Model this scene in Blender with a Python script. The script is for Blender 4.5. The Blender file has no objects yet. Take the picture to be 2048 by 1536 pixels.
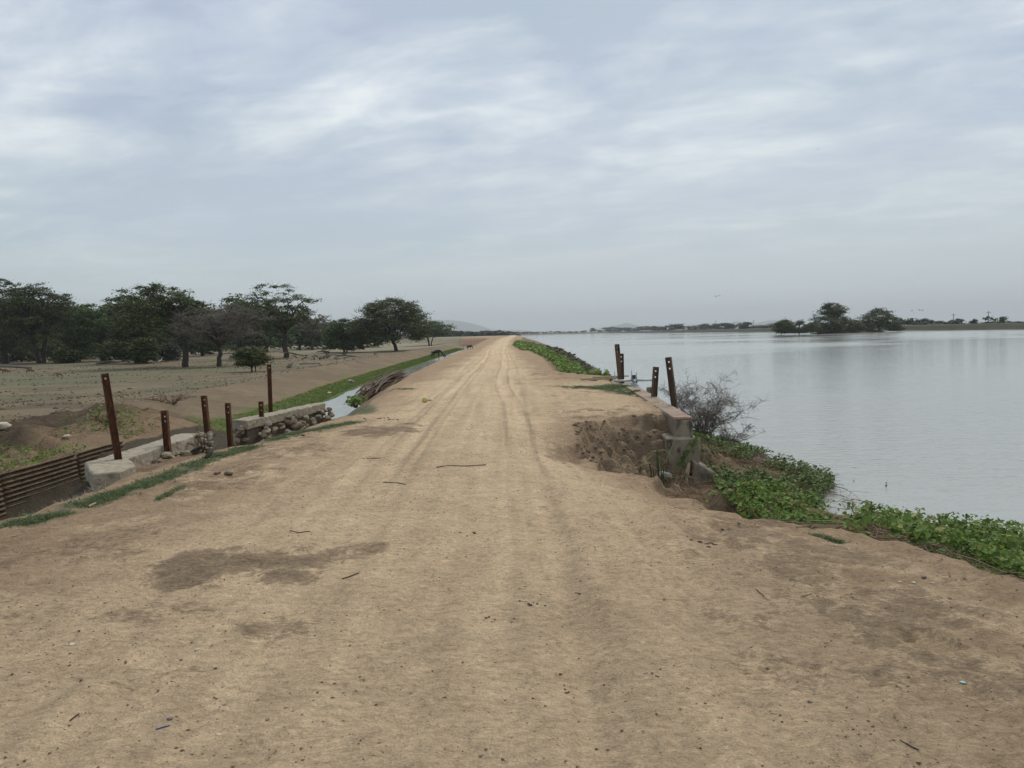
import bpy, math, random
import numpy as np
from mathutils import Vector, Matrix, noise as mnoise

rng = np.random.default_rng(7)
random.seed(7)
scene = bpy.context.scene
col = scene.collection

# ------------------------------------------------------------------ camera
FPX, CU, CV = 1538.0, 1024.0, 768.0          # focal length in px of a 2048x1536 frame
CAM = Vector((0.0, 0.0, 1.6))
PITCH, ROLL = math.radians(-3.72), math.radians(1.43)
FW = Vector((0, math.cos(PITCH), math.sin(PITCH)))
UP0 = Vector((0, -math.sin(PITCH), math.cos(PITCH)))
RT0 = Vector((1, 0, 0))
RT = RT0 * math.cos(ROLL) - UP0 * math.sin(ROLL)
UP = UP0 * math.cos(ROLL) + RT0 * math.sin(ROLL)
cam_data = bpy.data.cameras.new('camera')
cam_data.sensor_width = 36.0
cam_data.lens = 36.0 * FPX / 2048.0
cam_data.clip_start, cam_data.clip_end = 0.05, 30000.0
cam = bpy.data.objects.new('camera', cam_data)
col.objects.link(cam)
M3 = Matrix((RT, UP, -FW)).transposed()
cam.matrix_world = Matrix.Translation(CAM) @ M3.to_4x4()
scene.camera = cam

# ------------------------------------------------------------------ exposure
vs = scene.view_settings
vs.view_transform = 'Standard'; vs.look = 'None'; vs.gamma = 1.0
vs.exposure = 0.50
vs.use_curve_mapping = False
scene.cycles.max_bounces = 6
scene.cycles.diffuse_bounces = 3
scene.cycles.glossy_bounces = 3
scene.cycles.transmission_bounces = 2
scene.cycles.transparent_max_bounces = 4
scene.cycles.volume_bounces = 0
scene.cycles.use_denoising = True

# ------------------------------------------------------------------ sun and sky
SUN_EL, SUN_AZ = math.radians(50), math.radians(22)      # azimuth clockwise from +Y
sun_data = bpy.data.lights.new('sun', 'SUN')
sun_data.energy = 1.5
sun_data.angle = math.radians(20)
sun_data.color = (1.0, 0.955, 0.88)
sun = bpy.data.objects.new('sun', sun_data)
col.objects.link(sun)
sdir = Vector((math.sin(SUN_AZ) * math.cos(SUN_EL), math.cos(SUN_AZ) * math.cos(SUN_EL), math.sin(SUN_EL)))
sun.rotation_euler = (-sdir).to_track_quat('-Z', 'Y').to_euler()
sun.location = (0, 0, 60)

world = bpy.data.worlds.new('World')
scene.world = world
world.use_nodes = True
wt = world.node_tree
wt.nodes.clear()


class NT:
    """small helper round a node tree"""
    def __init__(self, tree):
        self.t = tree

    def n(self, typ, **kw):
        nd = self.t.nodes.new(typ)
        for k, v in kw.items():
            if k.startswith('i_'):
                key = k[2:]
                key = int(key) if key.isdigit() else key.replace('_', ' ')
                s = nd.inputs[key]
                if isinstance(v, bpy.types.NodeSocket):
                    self.t.links.new(v, s)
                else:
                    s.default_value = v
            else:
                setattr(nd, k, v)
        return nd

    def math(self, op, a, b=None, c=None, clamp=False):
        nd = self.t.nodes.new('ShaderNodeMath'); nd.operation = op; nd.use_clamp = clamp
        for i, v in enumerate((a, b, c)):
            if v is None: continue
            if isinstance(v, bpy.types.NodeSocket): self.t.links.new(v, nd.inputs[i])
            else: nd.inputs[i].default_value = v
        return nd.outputs[0]

    def vmath(self, op, a, b=None):
        nd = self.t.nodes.new('ShaderNodeVectorMath'); nd.operation = op
        for i, v in enumerate((a, b)):
            if v is None: continue
            if isinstance(v, bpy.types.NodeSocket): self.t.links.new(v, nd.inputs[i])
            else: nd.inputs[i].default_value = v
        return nd.outputs[0]

    def mix(self, f, a, b, blend='MIX'):
        nd = self.t.nodes.new('ShaderNodeMix'); nd.data_type = 'RGBA'; nd.blend_type = blend
        for s, v in ((nd.inputs[0], f), (nd.inputs[6], a), (nd.inputs[7], b)):
            if isinstance(v, bpy.types.NodeSocket): self.t.links.new(v, s)
            else: s.default_value = (*v, 1) if hasattr(v, '__len__') and len(v) == 3 else v
        return nd.outputs[2]

    def ramp(self, f, stops, interp='LINEAR'):
        nd = self.t.nodes.new('ShaderNodeValToRGB')
        nd.color_ramp.interpolation = interp
        e = nd.color_ramp.elements
        while len(e) < len(stops): e.new(0.5)
        for el, (p, c) in zip(e, stops):
            el.position = p
            el.color = (c, c, c, 1) if not hasattr(c, '__len__') else (*c, 1)
        self.t.links.new(f, nd.inputs[0])
        return nd.outputs[0]

    def noise(self, vec, scale, detail=4, rough=0.55, dist=0.0):
        nd = self.t.nodes.new('ShaderNodeTexNoise')
        if vec is not None: self.t.links.new(vec, nd.inputs['Vector'])
        nd.inputs['Scale'].default_value = scale
        nd.inputs['Detail'].default_value = detail
        nd.inputs['Roughness'].default_value = rough
        nd.inputs['Distortion'].default_value = dist
        return nd.outputs[0]


W = NT(wt)
SKX, SKY = 3.55, 9.2
tc = W.n('ShaderNodeTexCoord')
sky = W.n('ShaderNodeTexSky', sky_type='NISHITA', sun_disc=False, sun_elevation=SUN_EL,
          sun_rotation=SUN_AZ, air_density=1.0, dust_density=2.5, ozone_density=1.0)
sep = W.n('ShaderNodeSeparateXYZ', i_0=tc.outputs['Generated'])
zc = W.math('MAXIMUM', sep.outputs[2], 0.0)
den = W.math('ADD', zc, 0.13)
cx = W.math('DIVIDE', sep.outputs[0], den)
cy = W.math('DIVIDE', sep.outputs[1], den)
pv = W.n('ShaderNodeCombineXYZ', i_0=cx, i_1=cy, i_2=0.0).outputs[0]
rot = W.n('ShaderNodeVectorRotate', rotation_type='Z_AXIS', i_Vector=pv, i_Angle=0.30).outputs[0]
pvo = W.vmath('ADD', rot, (SKX, SKY, 0.4))
big = W.noise(W.vmath('MULTIPLY', pvo, (0.75, 1.0, 1.0)), 0.75, 4, 0.5, 0.35)
med = W.noise(W.vmath('MULTIPLY', pvo, (1.0, 1.4, 1.0)), 1.4, 6, 0.6, 0.6)
fine = W.noise(W.vmath('MULTIPLY', pvo, (1.0, 1.8, 1.0)), 4.0, 4, 0.55, 0.5)
cl = W.math('ADD', W.math('ADD', W.math('MULTIPLY', big, 0.42), W.math('MULTIPLY', med, 0.42)), W.math('MULTIPLY', fine, 0.17))
bright = W.ramp(cl, [(0.43, 0.0), (0.50, 0.30), (0.545, 0.60), (0.605, 1.0)], 'LINEAR')
# warm/cool drift of the cloud deck
tint = W.noise(W.vmath('ADD', pvo, (11.0, 4.0, 2.0)), 0.6, 3)
deep = W.mix(W.ramp(tint, [(0.40, 0.0), (0.62, 1.0)]), (3.30, 4.15, 4.80), (3.80, 4.38, 5.50))
cloud = W.mix(bright, deep, (6.9, 7.4, 7.6))
# towards the horizon the deck runs together into an even grey
hz = W.ramp(zc, [(0.0, 1.0), (0.06, 0.86), (0.15, 0.45), (0.30, 0.0)], 'EASE')
cloud = W.mix(hz, cloud, (4.45, 5.15, 5.45))
cover = W.math('SUBTRACT', 0.96, W.math('MULTIPLY', W.math('SUBTRACT', 1.0, bright), 0.08))
skyc = W.mix(cover, sky.outputs[0], cloud)
bg = W.n('ShaderNodeBackground', i_Color=skyc, i_Strength=0.088)
out = W.n('ShaderNodeOutputWorld')
wt.links.new(bg.outputs[0], out.inputs[0])


# ------------------------------------------------------------------ helpers
def ray(u, v):
    d = FW + RT * ((u - CU) / FPX) + UP * ((CV - v) / FPX)
    return d.normalized()

def pz(u, v, z):
    d = ray(u, v); t = (z - CAM.z) / d.z
    return CAM + d * t

def py(u, v, y):
    d = ray(u, v); t = y / d.y
    return CAM + d * t

def lin(c):
    return tuple(((x / 255) / 12.92 if x / 255 <= 0.04045 else ((x / 255 + 0.055) / 1.055) ** 2.4) for x in c)

def _hash(ix, iy, seed):
    h = (ix.astype(np.int64) * 374761393 + iy.astype(np.int64) * 668265263 + seed * 1442695041) & 0xFFFFFFFF
    h = ((h ^ (h >> 13)) * 1274126177) & 0xFFFFFFFF
    h = h ^ (h >> 16)
    return (h & 0xFFFF) / 65535.0

def vn(x, y, seed=0):
    x = np.asarray(x, float); y = np.asarray(y, float)
    ix, iy = np.floor(x), np.floor(y)
    fx, fy = x - ix, y - iy
    fx = fx * fx * fx * (fx * (fx * 6 - 15) + 10); fy = fy * fy * fy * (fy * (fy * 6 - 15) + 10)
    a, b = _hash(ix, iy, seed), _hash(ix + 1, iy, seed)
    c, d = _hash(ix, iy + 1, seed), _hash(ix + 1, iy + 1, seed)
    return (a * (1 - fx) + b * fx) * (1 - fy) + (c * (1 - fx) + d * fx) * fy

def fbm(x, y, seed=0, oct=4, gain=0.5):
    s = 0; a = 1; t = 0
    for i in range(oct):
        s = s + a * vn(x * 2 ** i + 17.3 * i, y * 2 ** i - 9.1 * i, seed + i); t += a; a *= gain
    return s / t

def ss(a, b, x):
    t = np.clip((x - a) / (b - a), 0, 1)
    return t * t * (3 - 2 * t)

def link(o, parent=None):
    col.objects.link(o)
    if parent is not None: o.parent = parent
    return o

def set_tag(o, label=None, cat=None, group=None, kind=None):
    if label: o['label'] = label
    if cat: o['category'] = cat
    if group: o['group'] = group
    if kind: o['kind'] = kind
    return o

def thing(name, label, cat, loc, group=None, rotz=0.0):
    o = bpy.data.objects.new(name, None)
    o.empty_display_size = 0.2
    o.location = loc; o.rotation_euler = (0, 0, rotz)
    return set_tag(link(o), label, cat, group)

def mesh_np(name, V, F, mats=(), smooth=False, midx=None):
    """V (n,3), F (m,k) all the same k"""
    V = np.ascontiguousarray(V, dtype=np.float32); F = np.ascontiguousarray(F, dtype=np.int32)
    m = bpy.data.meshes.new(name)
    nf, k = F.shape
    m.vertices.add(len(V)); m.vertices.foreach_set('co', V.ravel())
    m.loops.add(nf * k); m.loops.foreach_set('vertex_index', F.ravel())
    m.polygons.add(nf)
    m.polygons.foreach_set('loop_start', np.arange(0, nf * k, k, dtype=np.int32))
    m.polygons.foreach_set('loop_total', np.full(nf, k, dtype=np.int32))
    if smooth: m.polygons.foreach_set('use_smooth', np.ones(nf, dtype=bool))
    for mt in mats: m.materials.append(mt)
    if midx is not None: m.polygons.foreach_set('material_index', np.asarray(midx, dtype=np.int32))
    m.update(calc_edges=True); m.validate()
    return m

def obj(name, me, parent=None, loc=None):
    o = bpy.data.objects.new(name, me)
    if loc is not None: o.location = loc
    return link(o, parent)

def pyd(name, V, F, mats=(), smooth=False):
    m = bpy.data.meshes.new(name)
    m.from_pydata([tuple(v) for v in V], [], [tuple(f) for f in F])
    for mt in mats: m.materials.append(mt)
    if smooth:
        for p in m.polygons: p.use_smooth = True
    m.update()
    return m

# tubes: list of (points, radii) -> one quad mesh
def tubes_np(lines, n=5):
    VV, FF, off = [], [], 0
    ang = np.arange(n) * 2 * np.pi / n
    ca, sa = np.cos(ang), np.sin(ang)
    for pts, rad in lines:
        P = np.asarray(pts, float); r = np.asarray(rad, float) * np.ones(len(P))
        T = np.gradient(P, axis=0); T /= np.linalg.norm(T, axis=1)[:, None] + 1e-9
        ref = np.array([0, 0, 1.0]) if abs(T[:, 2]).mean() < 0.8 else np.array([1.0, 0.2, 0])
        A = np.cross(T, ref); A /= np.linalg.norm(A, axis=1)[:, None] + 1e-9
        B = np.cross(T, A)
        ring = P[:, None, :] + r[:, None, None] * (A[:, None, :] * ca[None, :, None] + B[:, None, :] * sa[None, :, None])
        k = len(P)
        ring[0] = P[0] + (ring[0] - P[0]) ; VV.append(ring.reshape(-1, 3))
        i = np.arange(k - 1)[:, None] * n; j = np.arange(n)[None, :]; j2 = (j + 1) % n
        f = np.stack([i + j, i + j2, i + n + j2, i + n + j], -1).reshape(-1, 4) + off
        FF.append(f)
        if n >= 4 and n % 2 == 0:      # close both ends with quads
            for base, rev in ((off, True), (off + (k - 1) * n, False)):
                for q in range(n // 2 - 1):
                    a, b, c, d = base, base + 1 + 2 * q, base + 2 + 2 * q, base + (3 + 2 * q) % n
                    if d == base: continue
                    FF.append(np.array([[a, b, c, d] if not rev else [d, c, b, a]]))
        off += k * n
    return np.concatenate(VV), np.concatenate(FF)

def tube_obj(name, lines, mat, parent=None, n=6, smooth=True):
    V, F = tubes_np(lines, n)
    return obj(name, mesh_np(name, V, F, [mat], smooth), parent)

def box_arrays(x0, x1, y0, y1, z0, z1):
    V = [(x0, y0, z0), (x1, y0, z0), (x1, y1, z0), (x0, y1, z0), (x0, y0, z1), (x1, y0, z1), (x1, y1, z1), (x0, y1, z1)]
    F = [(0, 3, 2, 1), (4, 5, 6, 7), (0, 1, 5, 4), (1, 2, 6, 5), (2, 3, 7, 6), (3, 0, 4, 7)]
    return V, F

def add_bevel(o, w=0.01, seg=2):
    b = o.modifiers.new('bevel', 'BEVEL'); b.width = w; b.segments = seg; b.limit_method = 'ANGLE'
    return o

# ------------------------------------------------------------------ materials
def new_mat(name):
    m = bpy.data.materials.new(name); m.use_nodes = True
    t = m.node_tree; t.nodes.clear()
    N = NT(t)
    p = N.n('ShaderNodeBsdfPrincipled')
    o = N.n('ShaderNodeOutputMaterial')
    t.links.new(p.outputs[0], o.inputs[0])
    return m, N, p

def noisy(name, c1, c2, scale=6.0, rough=0.85, bump=0.3, bscale=30.0, bdist=0.02, c3=None, s3=40.0, spec=0.2, detail=5, metal=0.0, stretch=(1, 1, 1)):
    m, N, p = new_mat(name)
    tcn = N.n('ShaderNodeTexCoord')
    v = N.vmath('MULTIPLY', tcn.outputs['Object'], stretch)
    f = N.ramp(N.noise(v, scale, detail), [(0.33, 0.0), (0.67, 1.0)])
    c = N.mix(f, c1, c2)
    if c3 is not None:
        c = N.mix(N.ramp(N.noise(v, s3, 4), [(0.52, 0.0), (0.66, 1.0)]), c, c3)
    N.t.links.new(c, p.inputs['Base Color'])
    p.inputs['Roughness'].default_value = rough
    p.inputs['Specular IOR Level'].default_value = spec
    p.inputs['Metallic'].default_value = metal
    if bump:
        b = N.n('ShaderNodeBump', i_Strength=bump, i_Distance=bdist, i_Height=N.noise(v, bscale, 6, 0.6))
        N.t.links.new(b.outputs[0], p.inputs['Normal'])
    return m

def leaf_mat(name, stops, rough=0.6, trans=0.25, spec=0.25):
    """colour by leaf (random per island)"""
    m, N, p = new_mat(name)
    g = N.n('ShaderNodeNewGeometry')
    c = N.ramp(g.outputs['Random Per Island'], stops)
    N.t.links.new(c, p.inputs['Base Color'])
    p.inputs['Roughness'].default_value = rough
    p.inputs['Specular IOR Level'].default_value = spec
    if trans:
        tr = N.n('ShaderNodeBsdfTranslucent'); N.t.links.new(c, tr.inputs[0])
        mx = N.n('ShaderNodeMixShader', i_0=trans)
        N.t.links.new(p.outputs[0], mx.inputs[1]); N.t.links.new(tr.outputs[0], mx.inputs[2])
        o = [n for n in N.t.nodes if n.type == 'OUTPUT_MATERIAL'][0]
        N.t.links.new(mx.outputs[0], o.inputs[0])
    return m

# ------------------------------------------------------------------ lie of the land
WATER_Z, CANAL_Z = -1.30, -2.10
# right edge of the dike crest, left edge, road centre line, canal centre line
RE = np.array([(5.4, -40), (5.0, 0.0), (3.9, 3.0), (3.3, 4.9), (2.85, 6.3), (2.15, 8.0), (1.75, 9.4), (1.25, 10.8), (0.95, 12.0),
               (0.95, 13.3), (1.25, 13.9), (2.0, 14.45), (2.7, 14.85), (3.02, 15.1), (3.48, 25.5), (3.3, 28), (2.5, 30.5), (1.75, 34), (2.0, 53),
               (1.4, 80), (0.9, 110), (1.8, 150), (3.5, 230), (4, 400), (4, 9000)])
LE = np.array([(-6.4, -40), (-5.7, 2), (-5.05, 7.5), (-4.9, 10.5), (-4.5, 13.2), (-3.75, 17.5), (-4.1, 22.5), (-4.9, 41), (-5.6, 71),
               (-6.0, 143), (-6.2, 225), (-9, 255), (-24, 300), (-52, 350), (-160, 450), (-400, 700), (-400, 9000)])
RC = np.array([(-0.55, -40), (-0.55, 0), (-0.8, 15), (-0.95, 30), (-1.25, 60), (-1.75, 105), (-1.5, 150), (-0.4, 215), (0.6, 260), (0.6, 9000)])
CC = np.array([(-8.9, -40), (-8.9, 20), (-8.7, 26), (-9.3, 40), (-10.1, 56), (-11.0, 132), (-10.9, 200), (-13.0, 238), (-14.8, 255), (-29.8, 300), (-58, 350), (-168, 450), (-412, 700), (-412, 9000)])

SH = np.array([(7.4, -40), (7.3, 4), (7.3, 9), (6.7, 10.1), (6.0, 10.6), (5.05, 11.3), (4.7, 12), (4.9, 12.8), (5.5, 13.6), (5.8, 14.5), (5.4, 18), (4.75, 21), (4.2, 24), (4.0, 26), (4.05, 30), (5.0, 40), (6.1, 53), (8.4, 122), (9.9, 297), (10, 9000)])   # shoreline
def ip(tab, y): return np.interp(y, tab[:, 1], tab[:, 0])

def seg_dist(x, y, tab):
    d = np.full(x.shape, 1e9)
    for (ax, ay), (bx, by) in zip(tab[:-1], tab[1:]):
        vx, vy = bx - ax, by - ay
        t = np.clip(((x - ax) * vx + (y - ay) * vy) / (vx * vx + vy * vy), 0, 1)
        d = np.minimum(d, np.hypot(x - ax - t * vx, y - ay - t * vy))
    return d

def pw(x, pts):
    """piecewise linear in x; pts = [(x array, z array), ...] with x descending"""
    z = np.zeros_like(x) + pts[-1][1]
    done = x <= pts[-1][0]
    z = np.where(done, pts[-1][1], 0.0)
    for (xa, za), (xb, zb) in zip(pts[:-1], pts[1:]):
        m = (x <= xa) & (x > xb)
        w = (xa - x) / np.maximum(xa - xb, 1e-4)
        z = np.where(m, za + (zb - za) * w, z)
    z = np.where(x > pts[0][0], pts[0][1], z)
    return z

def macro(x, y):
    x = np.asarray(x, float); y = np.asarray(y, float)
    x, y = np.broadcast_arrays(x, y); x = x.copy(); y = y.copy()
    wob = (fbm(x * 0.45, y * 0.45, 31, 3) - 0.5)
    wob2 = (fbm(x * 1.9, y * 1.9, 37, 3) - 0.5)
    R, L, C, K = ip(RE, y), ip(LE, y), ip(RC, y), ip(CC, y)
    crest = 0.75 * ss(100, 215, y)
    # ---- right bank
    d = seg_dist(x, y, RE[1:-3]) * np.where(x > R, 1, -1)
    d = np.where(y < 60, d, x - R)
    span = np.maximum(ip(SH, y) - R, 0.3)
    dn = d * 3.65 / span; dw = d * 2.35 / span; dg = np.where(d > 1.2, 1.2 + (d - 1.2) * 3.0 / np.maximum(span - 1.2, 0.8), d); df = d * 4.25 / span
    near = np.interp(dn + 0.35 * wob2 * ss(-0.2, 0.5, d) * (1 - ss(2.0, 3.2, dn)), [-2.5, -0.8, 0, 0.25, 0.7, 1.6, 2.8, 3.8, 6, 10], [0, -0.03, -0.10, -0.22, -0.42, -0.75, -1.08, -1.34, -2.1, -2.6])
    wall = np.interp(np.where(d > 0.25, np.maximum(dw, 0.25), d), [-2, -0.3, 0.10, 0.20, 1.2, 2.4, 4, 8], [0, 0, 0, -0.80, -1.02, -1.33, -1.9, -2.6])
    rag = 1.1 * (fbm(x * 1.5, y * 1.5, 41, 2) - 0.5) + 0.38 * (fbm(x * 4.5, y * 4.5, 43, 3, 0.6) - 0.5)
    gul = np.interp(dg + rag * ss(-0.35, 0.15, d) * (1 - ss(0.9, 1.5, d)) * (1 - ss(2.5, 3.6, dg)), [-1.5, -0.4, 0, 0.10, 0.42, 0.52, 0.95, 1.05, 1.5, 2.4, 3.7, 4.25, 5.2, 9], [0, -0.02, -0.05, -0.16, -0.30, -0.46, -0.70, -0.88, -1.08, -1.13, -1.18, -1.36, -1.9, -2.6])
    far = np.interp(df + 0.4 * wob2 * ss(1, 3, df), [-1.5, 0, 0.6, 2.2, 4.3, 5.2, 8, 12], [0, -0.05, -0.15, -0.72, -1.31, -1.6, -2.2, -2.6])
    mg = ss(7.6, 9.4, y) * (1 - ss(14.85, 15.15, y))
    mw = ss(14.85, 15.15, y) * (1 - ss(25.2, 26.2, y))
    mf = ss(25.2, 27.5, y)
    zr = near * (1 - mg) * (1 - mw) * (1 - mf) + gul * mg + wall * mw + far * mf
    zr = zr + crest * ss(1.0, -0.5, d) if False else zr
    lip = ss(5.5, 8.8, y) * (1 - ss(11.4, 13.0, y))
    zr = zr - 0.30 * lip * ss(-1.7, 0.0, d) * (1 - ss(0.3, 1.2, d))
    zr = np.where((y < 27) & (y > 3), np.minimum(zr, np.interp(x - ip(SH, y), [-1.2, -0.35, 0, 0.6, 3], [0.3, -1.12, -1.31, -1.6, -2.6])), zr)
    # ---- left side: three cross-sections blended along y
    wx = np.interp(y, [12, 17, 20, 24.6, 28], [-7.1, -7.15, -6.95, -6.15, -5.9])
    dep = np.interp(y, [9, 12, 13.4, 15, 17, 18.5, 20.5, 24.5, 27], [-0.95, -0.95, -0.62, -0.68, -1.02, -1.18, -1.24, -1.0, -1.0])
    A = [(L + 1.6, 0 * y), (L + 0.5, 0 * y - 0.05), (L + 0.1, 0 * y - 0.20), (L - 0.75, 0.85 * dep), (wx + 0.35, dep), (wx - 0.35, dep - 0.12),
         (wx - 0.75, 0 * y - 1.75), (0 * y - 10.30, 0 * y - 2.0), (0 * y - 10.48, 0 * y - 1.06), (0 * y - 12.3, 0 * y - 0.98), (0 * y - 17.2, 0 * y - 1.05), (0 * y - 23, 0 * y - 1.45), (0 * y - 34, 0 * y - 1.6)]
    B = [(L + 1.6, 0 * y), (L + 0.5, 0 * y - 0.05), (L + 0.1, 0 * y - 0.20), (L - 0.75, 0.85 * dep), (wx + 0.35, dep), (wx - 0.35, dep - 0.12),
         (wx - 0.8, 0 * y - 1.7), (0 * y - 8.4, 0 * y - 1.8), (0 * y - 10.4, 0 * y - 1.15), (0 * y - 12.3, 0 * y - 0.62), (0 * y - 17.2, 0 * y - 0.98), (0 * y - 23, 0 * y - 1.45), (0 * y - 34, 0 * y - 1.6)]
    D = [(L + 1.8, 0 * y), (L + 0.5, 0 * y - 0.06), (L - 0.2, 0 * y - 0.28), (L - 1.0, 0 * y - 0.75), (K + 1.9, 0 * y - 1.85), (K + 1.2, 0 * y - 2.13),
         (K + 0.4, 0 * y - 2.5), (K - 0.8, 0 * y - 2.45), (K - 1.4, 0 * y - 2.08), (K - 3.9, 0 * y - 1.62), (K - 6.6 , 0 * y - 0.9), (K - 11.5, 0 * y - 1.45), (K - 22, 0 * y - 1.6)]
    mA = 1 - ss(18.8, 20.2, y); mD = ss(24.8, 28.5, y)
    P = [(a[0] * mA + b[0] * (1 - mA) * (1 - mD) + d_[0] * mD, a[1] * mA + b[1] * (1 - mA) * (1 - mD) + d_[1] * mD) for a, b, d_ in zip(A, B, D)]
    xl = x + 0.35 * wob * ss(0.4, 2.0, L - x) * (1 - 0.9 * ((x < -9.7) & (x > -11.2) & (y < 20)))
    zl = pw(xl, P)
    # near bank without a wall (y < 12.3): one even slope into the ditch
    N1 = [(L + 1.6, 0 * y), (L + 0.4, 0 * y - 0.05), (L - 0.3, 0 * y - 0.25), (L - 1.2, 0 * y - 0.58), (0 * y - 7.4, 0 * y - 1.1), (0 * y - 8.6, 0 * y - 1.9), (0 * y - 10.30, 0 * y - 2.0), (0 * y - 10.48, 0 * y - 1.06), (0 * y - 17.2, 0 * y - 1.05), (0 * y - 34, 0 * y - 1.6)]
    mn = 1 - ss(11.6, 12.6, y)
    zl = zl * (1 - mn) + pw(xl, N1) * mn
    # small spoil heaps along the far bank
    zl = zl + 0.18 * (fbm(x * 0.16, y * 0.10, 53, 3) - 0.5) * ss(-12.5, -15, x) * ss(20, 30, y)
    zl = zl + 0.35 * np.exp(-(((x + 12.8) / 1.7) ** 2 + ((y - 27.2) / 3.0) ** 2))
    z = np.where(x > C, zr, zl)
    # the crest climbs a little in the distance, on the dike only
    on = ss(1.5, -0.3, d) * ss(-1.2, 0.6, x - L) if False else np.where(x > C, 1 - ss(-0.5, 3.5, d), 1 - ss(-1.0, 5.0, L - x))
    z = z + crest * on
    # ---- the far bank of the reservoir and the plain behind it
    farx = np.interp(x, [150, 172, 181, 184, 190, 193, 202, 4000], [-2.6, -2.6, -1.3, 0.9, 1.15, 1.15, -0.4, -0.6])
    z = np.where(x > 60, farx, z)
    fy = np.interp(y, [1380, 1440, 1452, 1456, 1463, 1475], [0, 0, 1, 2, 2, 3])
    zend = np.interp(fy, [0, 1, 2, 3], [-2.6, -1.3, 1.1, -0.5])
    z = np.where((x > 2) & (y > 1400), np.maximum(np.where(x > 60, farx, -2.6), zend), z)
    z = np.where((y > 500) & (x <= 2), -0.55 + 0 * x, z)
    return z, d, L, C

def land(x, y):
    x = np.asarray(x, float); y = np.asarray(y, float)
    z, d, L, C = macro(x, y)
    x, y = np.broadcast_arrays(x, y)
    s = x - C
    on = ss(-0.1, 0.8, -d) * ss(-0.1, 0.8, x - L)                     # on the crest
    sx = x - ip(SH, y); shore = ss(-0.7, 0.0, sx) * (y < 150)
    fade = (1 - ss(20, 70, y)) * (1 - 0.88 * shore)
    z = z - 0.14 * ss(-0.25, 0.4, sx) * (x < 60)
    fd2 = 1 - ss(6, 18, y)
    z = z + fade * (0.05 + 0.12 * (1 - on)) * (fbm(x * 0.9, y * 0.9, 3, 3) - 0.5)
    z = z + fade * (0.030 + 0.075 * (1 - on)) * (fbm(x * 3.1, y * 3.1, 11, 3) - 0.5)
    z = z + fade * (0.012 + 0.020 * np.clip(ss(0.6, 2.4, s) + ss(-1.6, -3.0, s), 0, 1)) * (fbm(x * 9, y * 9, 19, 2) - 0.5)
    z = z + fd2 * 0.018 * (vn(x * 19, y * 19, 23) - 0.5)
    gl = ss(9.0, 10.0, y) * (1 - ss(14.9, 15.2, y)) * ss(0.02, 0.35, d) * (1 - ss(2.0, 3.0, d)) * (x > C)
    z = z + gl * (1 - 0.75 * ss(0.8, 1.4, d)) * (0.70 * (fbm(x * 1.9, y * 1.9, 211, 4, 0.6) - 0.5) + 0.16 * (np.abs(vn(x * 6 , y * 6, 217) - 0.5) * 2 - 0.5))
    lb = ss(-10.6, -11.6, x) * ss(-18, -15.5, x) * ss(14, 18, y) * (1 - ss(30, 36, y))
    z = z + lb * 0.75 * (fbm(x * 1.1, y * 1.1, 221, 4, 0.6) - 0.5)
    # trodden marks towards the right-hand edge and the left shoulder
    edge = np.clip(ss(0.9, 2.6, s) + ss(-1.9, -3.4, s), 0, 1)
    pit = ss(0.66, 0.80, vn(x * 3.3, y * 2.6, 71)) * ss(0.45, 0.6, vn(x * 0.8, y * 0.8, 77))
    z = z - fade * on * edge * pit * 0.05
    # wheel ruts
    wv = 0.10 * (vn(y * 0.22, y * 0 + 3.1, 5) - 0.5)
    for off, wdt, dp in ((-0.72, 0.13, 0.020), (-0.45, 0.08, 0.018), (0.72, 0.15, 0.018), (1.02, 0.09, 0.016), (-1.3, 0.1, 0.016), (0.2, 0.08, 0.010), (1.6, 0.12, 0.014), (-0.1, 0.06, 0.008)):
        q = (s - off - 0.34 * (vn(y * 0.075, y * 0 + off * 13.7, 6) - 0.5) - wv * 0.6) / wdt
        z = z - on * (1 - ss(60, 160, y)) * dp * np.exp(-q * q)
        z = z + on * (1 - ss(60, 160, y)) * 0.45 * dp * np.exp(-((np.abs(q) - 1.7) / 0.6) ** 2)
    # coarse unevenness of the plain and of the far banks
    out = ss(-13, -19, x)
    z = z + out * 0.30 * (fbm(x * 0.09, y * 0.09, 41, 4) - 0.5) * (1 - ss(300, 900, y))
    fb = ((x > 175) & (x < 205)) | ((y > 1445) & (x > 2))
    z = z + np.where(fb, 0.55 * (fbm(x * 0.13, y * 0.05, 91, 3) - 0.5), 0)
    return z

def h(x, y):
    return float(land(np.array([float(x)]), np.array([float(y)]))[0])

def on_land(u, v, y0=1.8, y1=260.0):
    """where the sight line through a picture point meets the ground"""
    d = ray(u, v)
    ys = np.geomspace(y0, y1, 900)
    t = ys / d.y
    X, Z = d.x * t, CAM.z + d.z * t
    below = Z < land(X, ys)
    i = int(np.argmax(below)) if below.any() else len(ys) - 1
    return Vector((X[i], ys[i], float(land(X[i:i + 1], ys[i:i + 1])[0])))

# ------------------------------------------------------------------ ground sheet
def spaced(a, b, s): return np.arange(a, b, s)
def grow(a, b, s, k):
    o = [a]
    while o[-1] < b: o.append(o[-1] + s); s *= k
    o[-1] = b
    return np.array(o)

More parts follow.
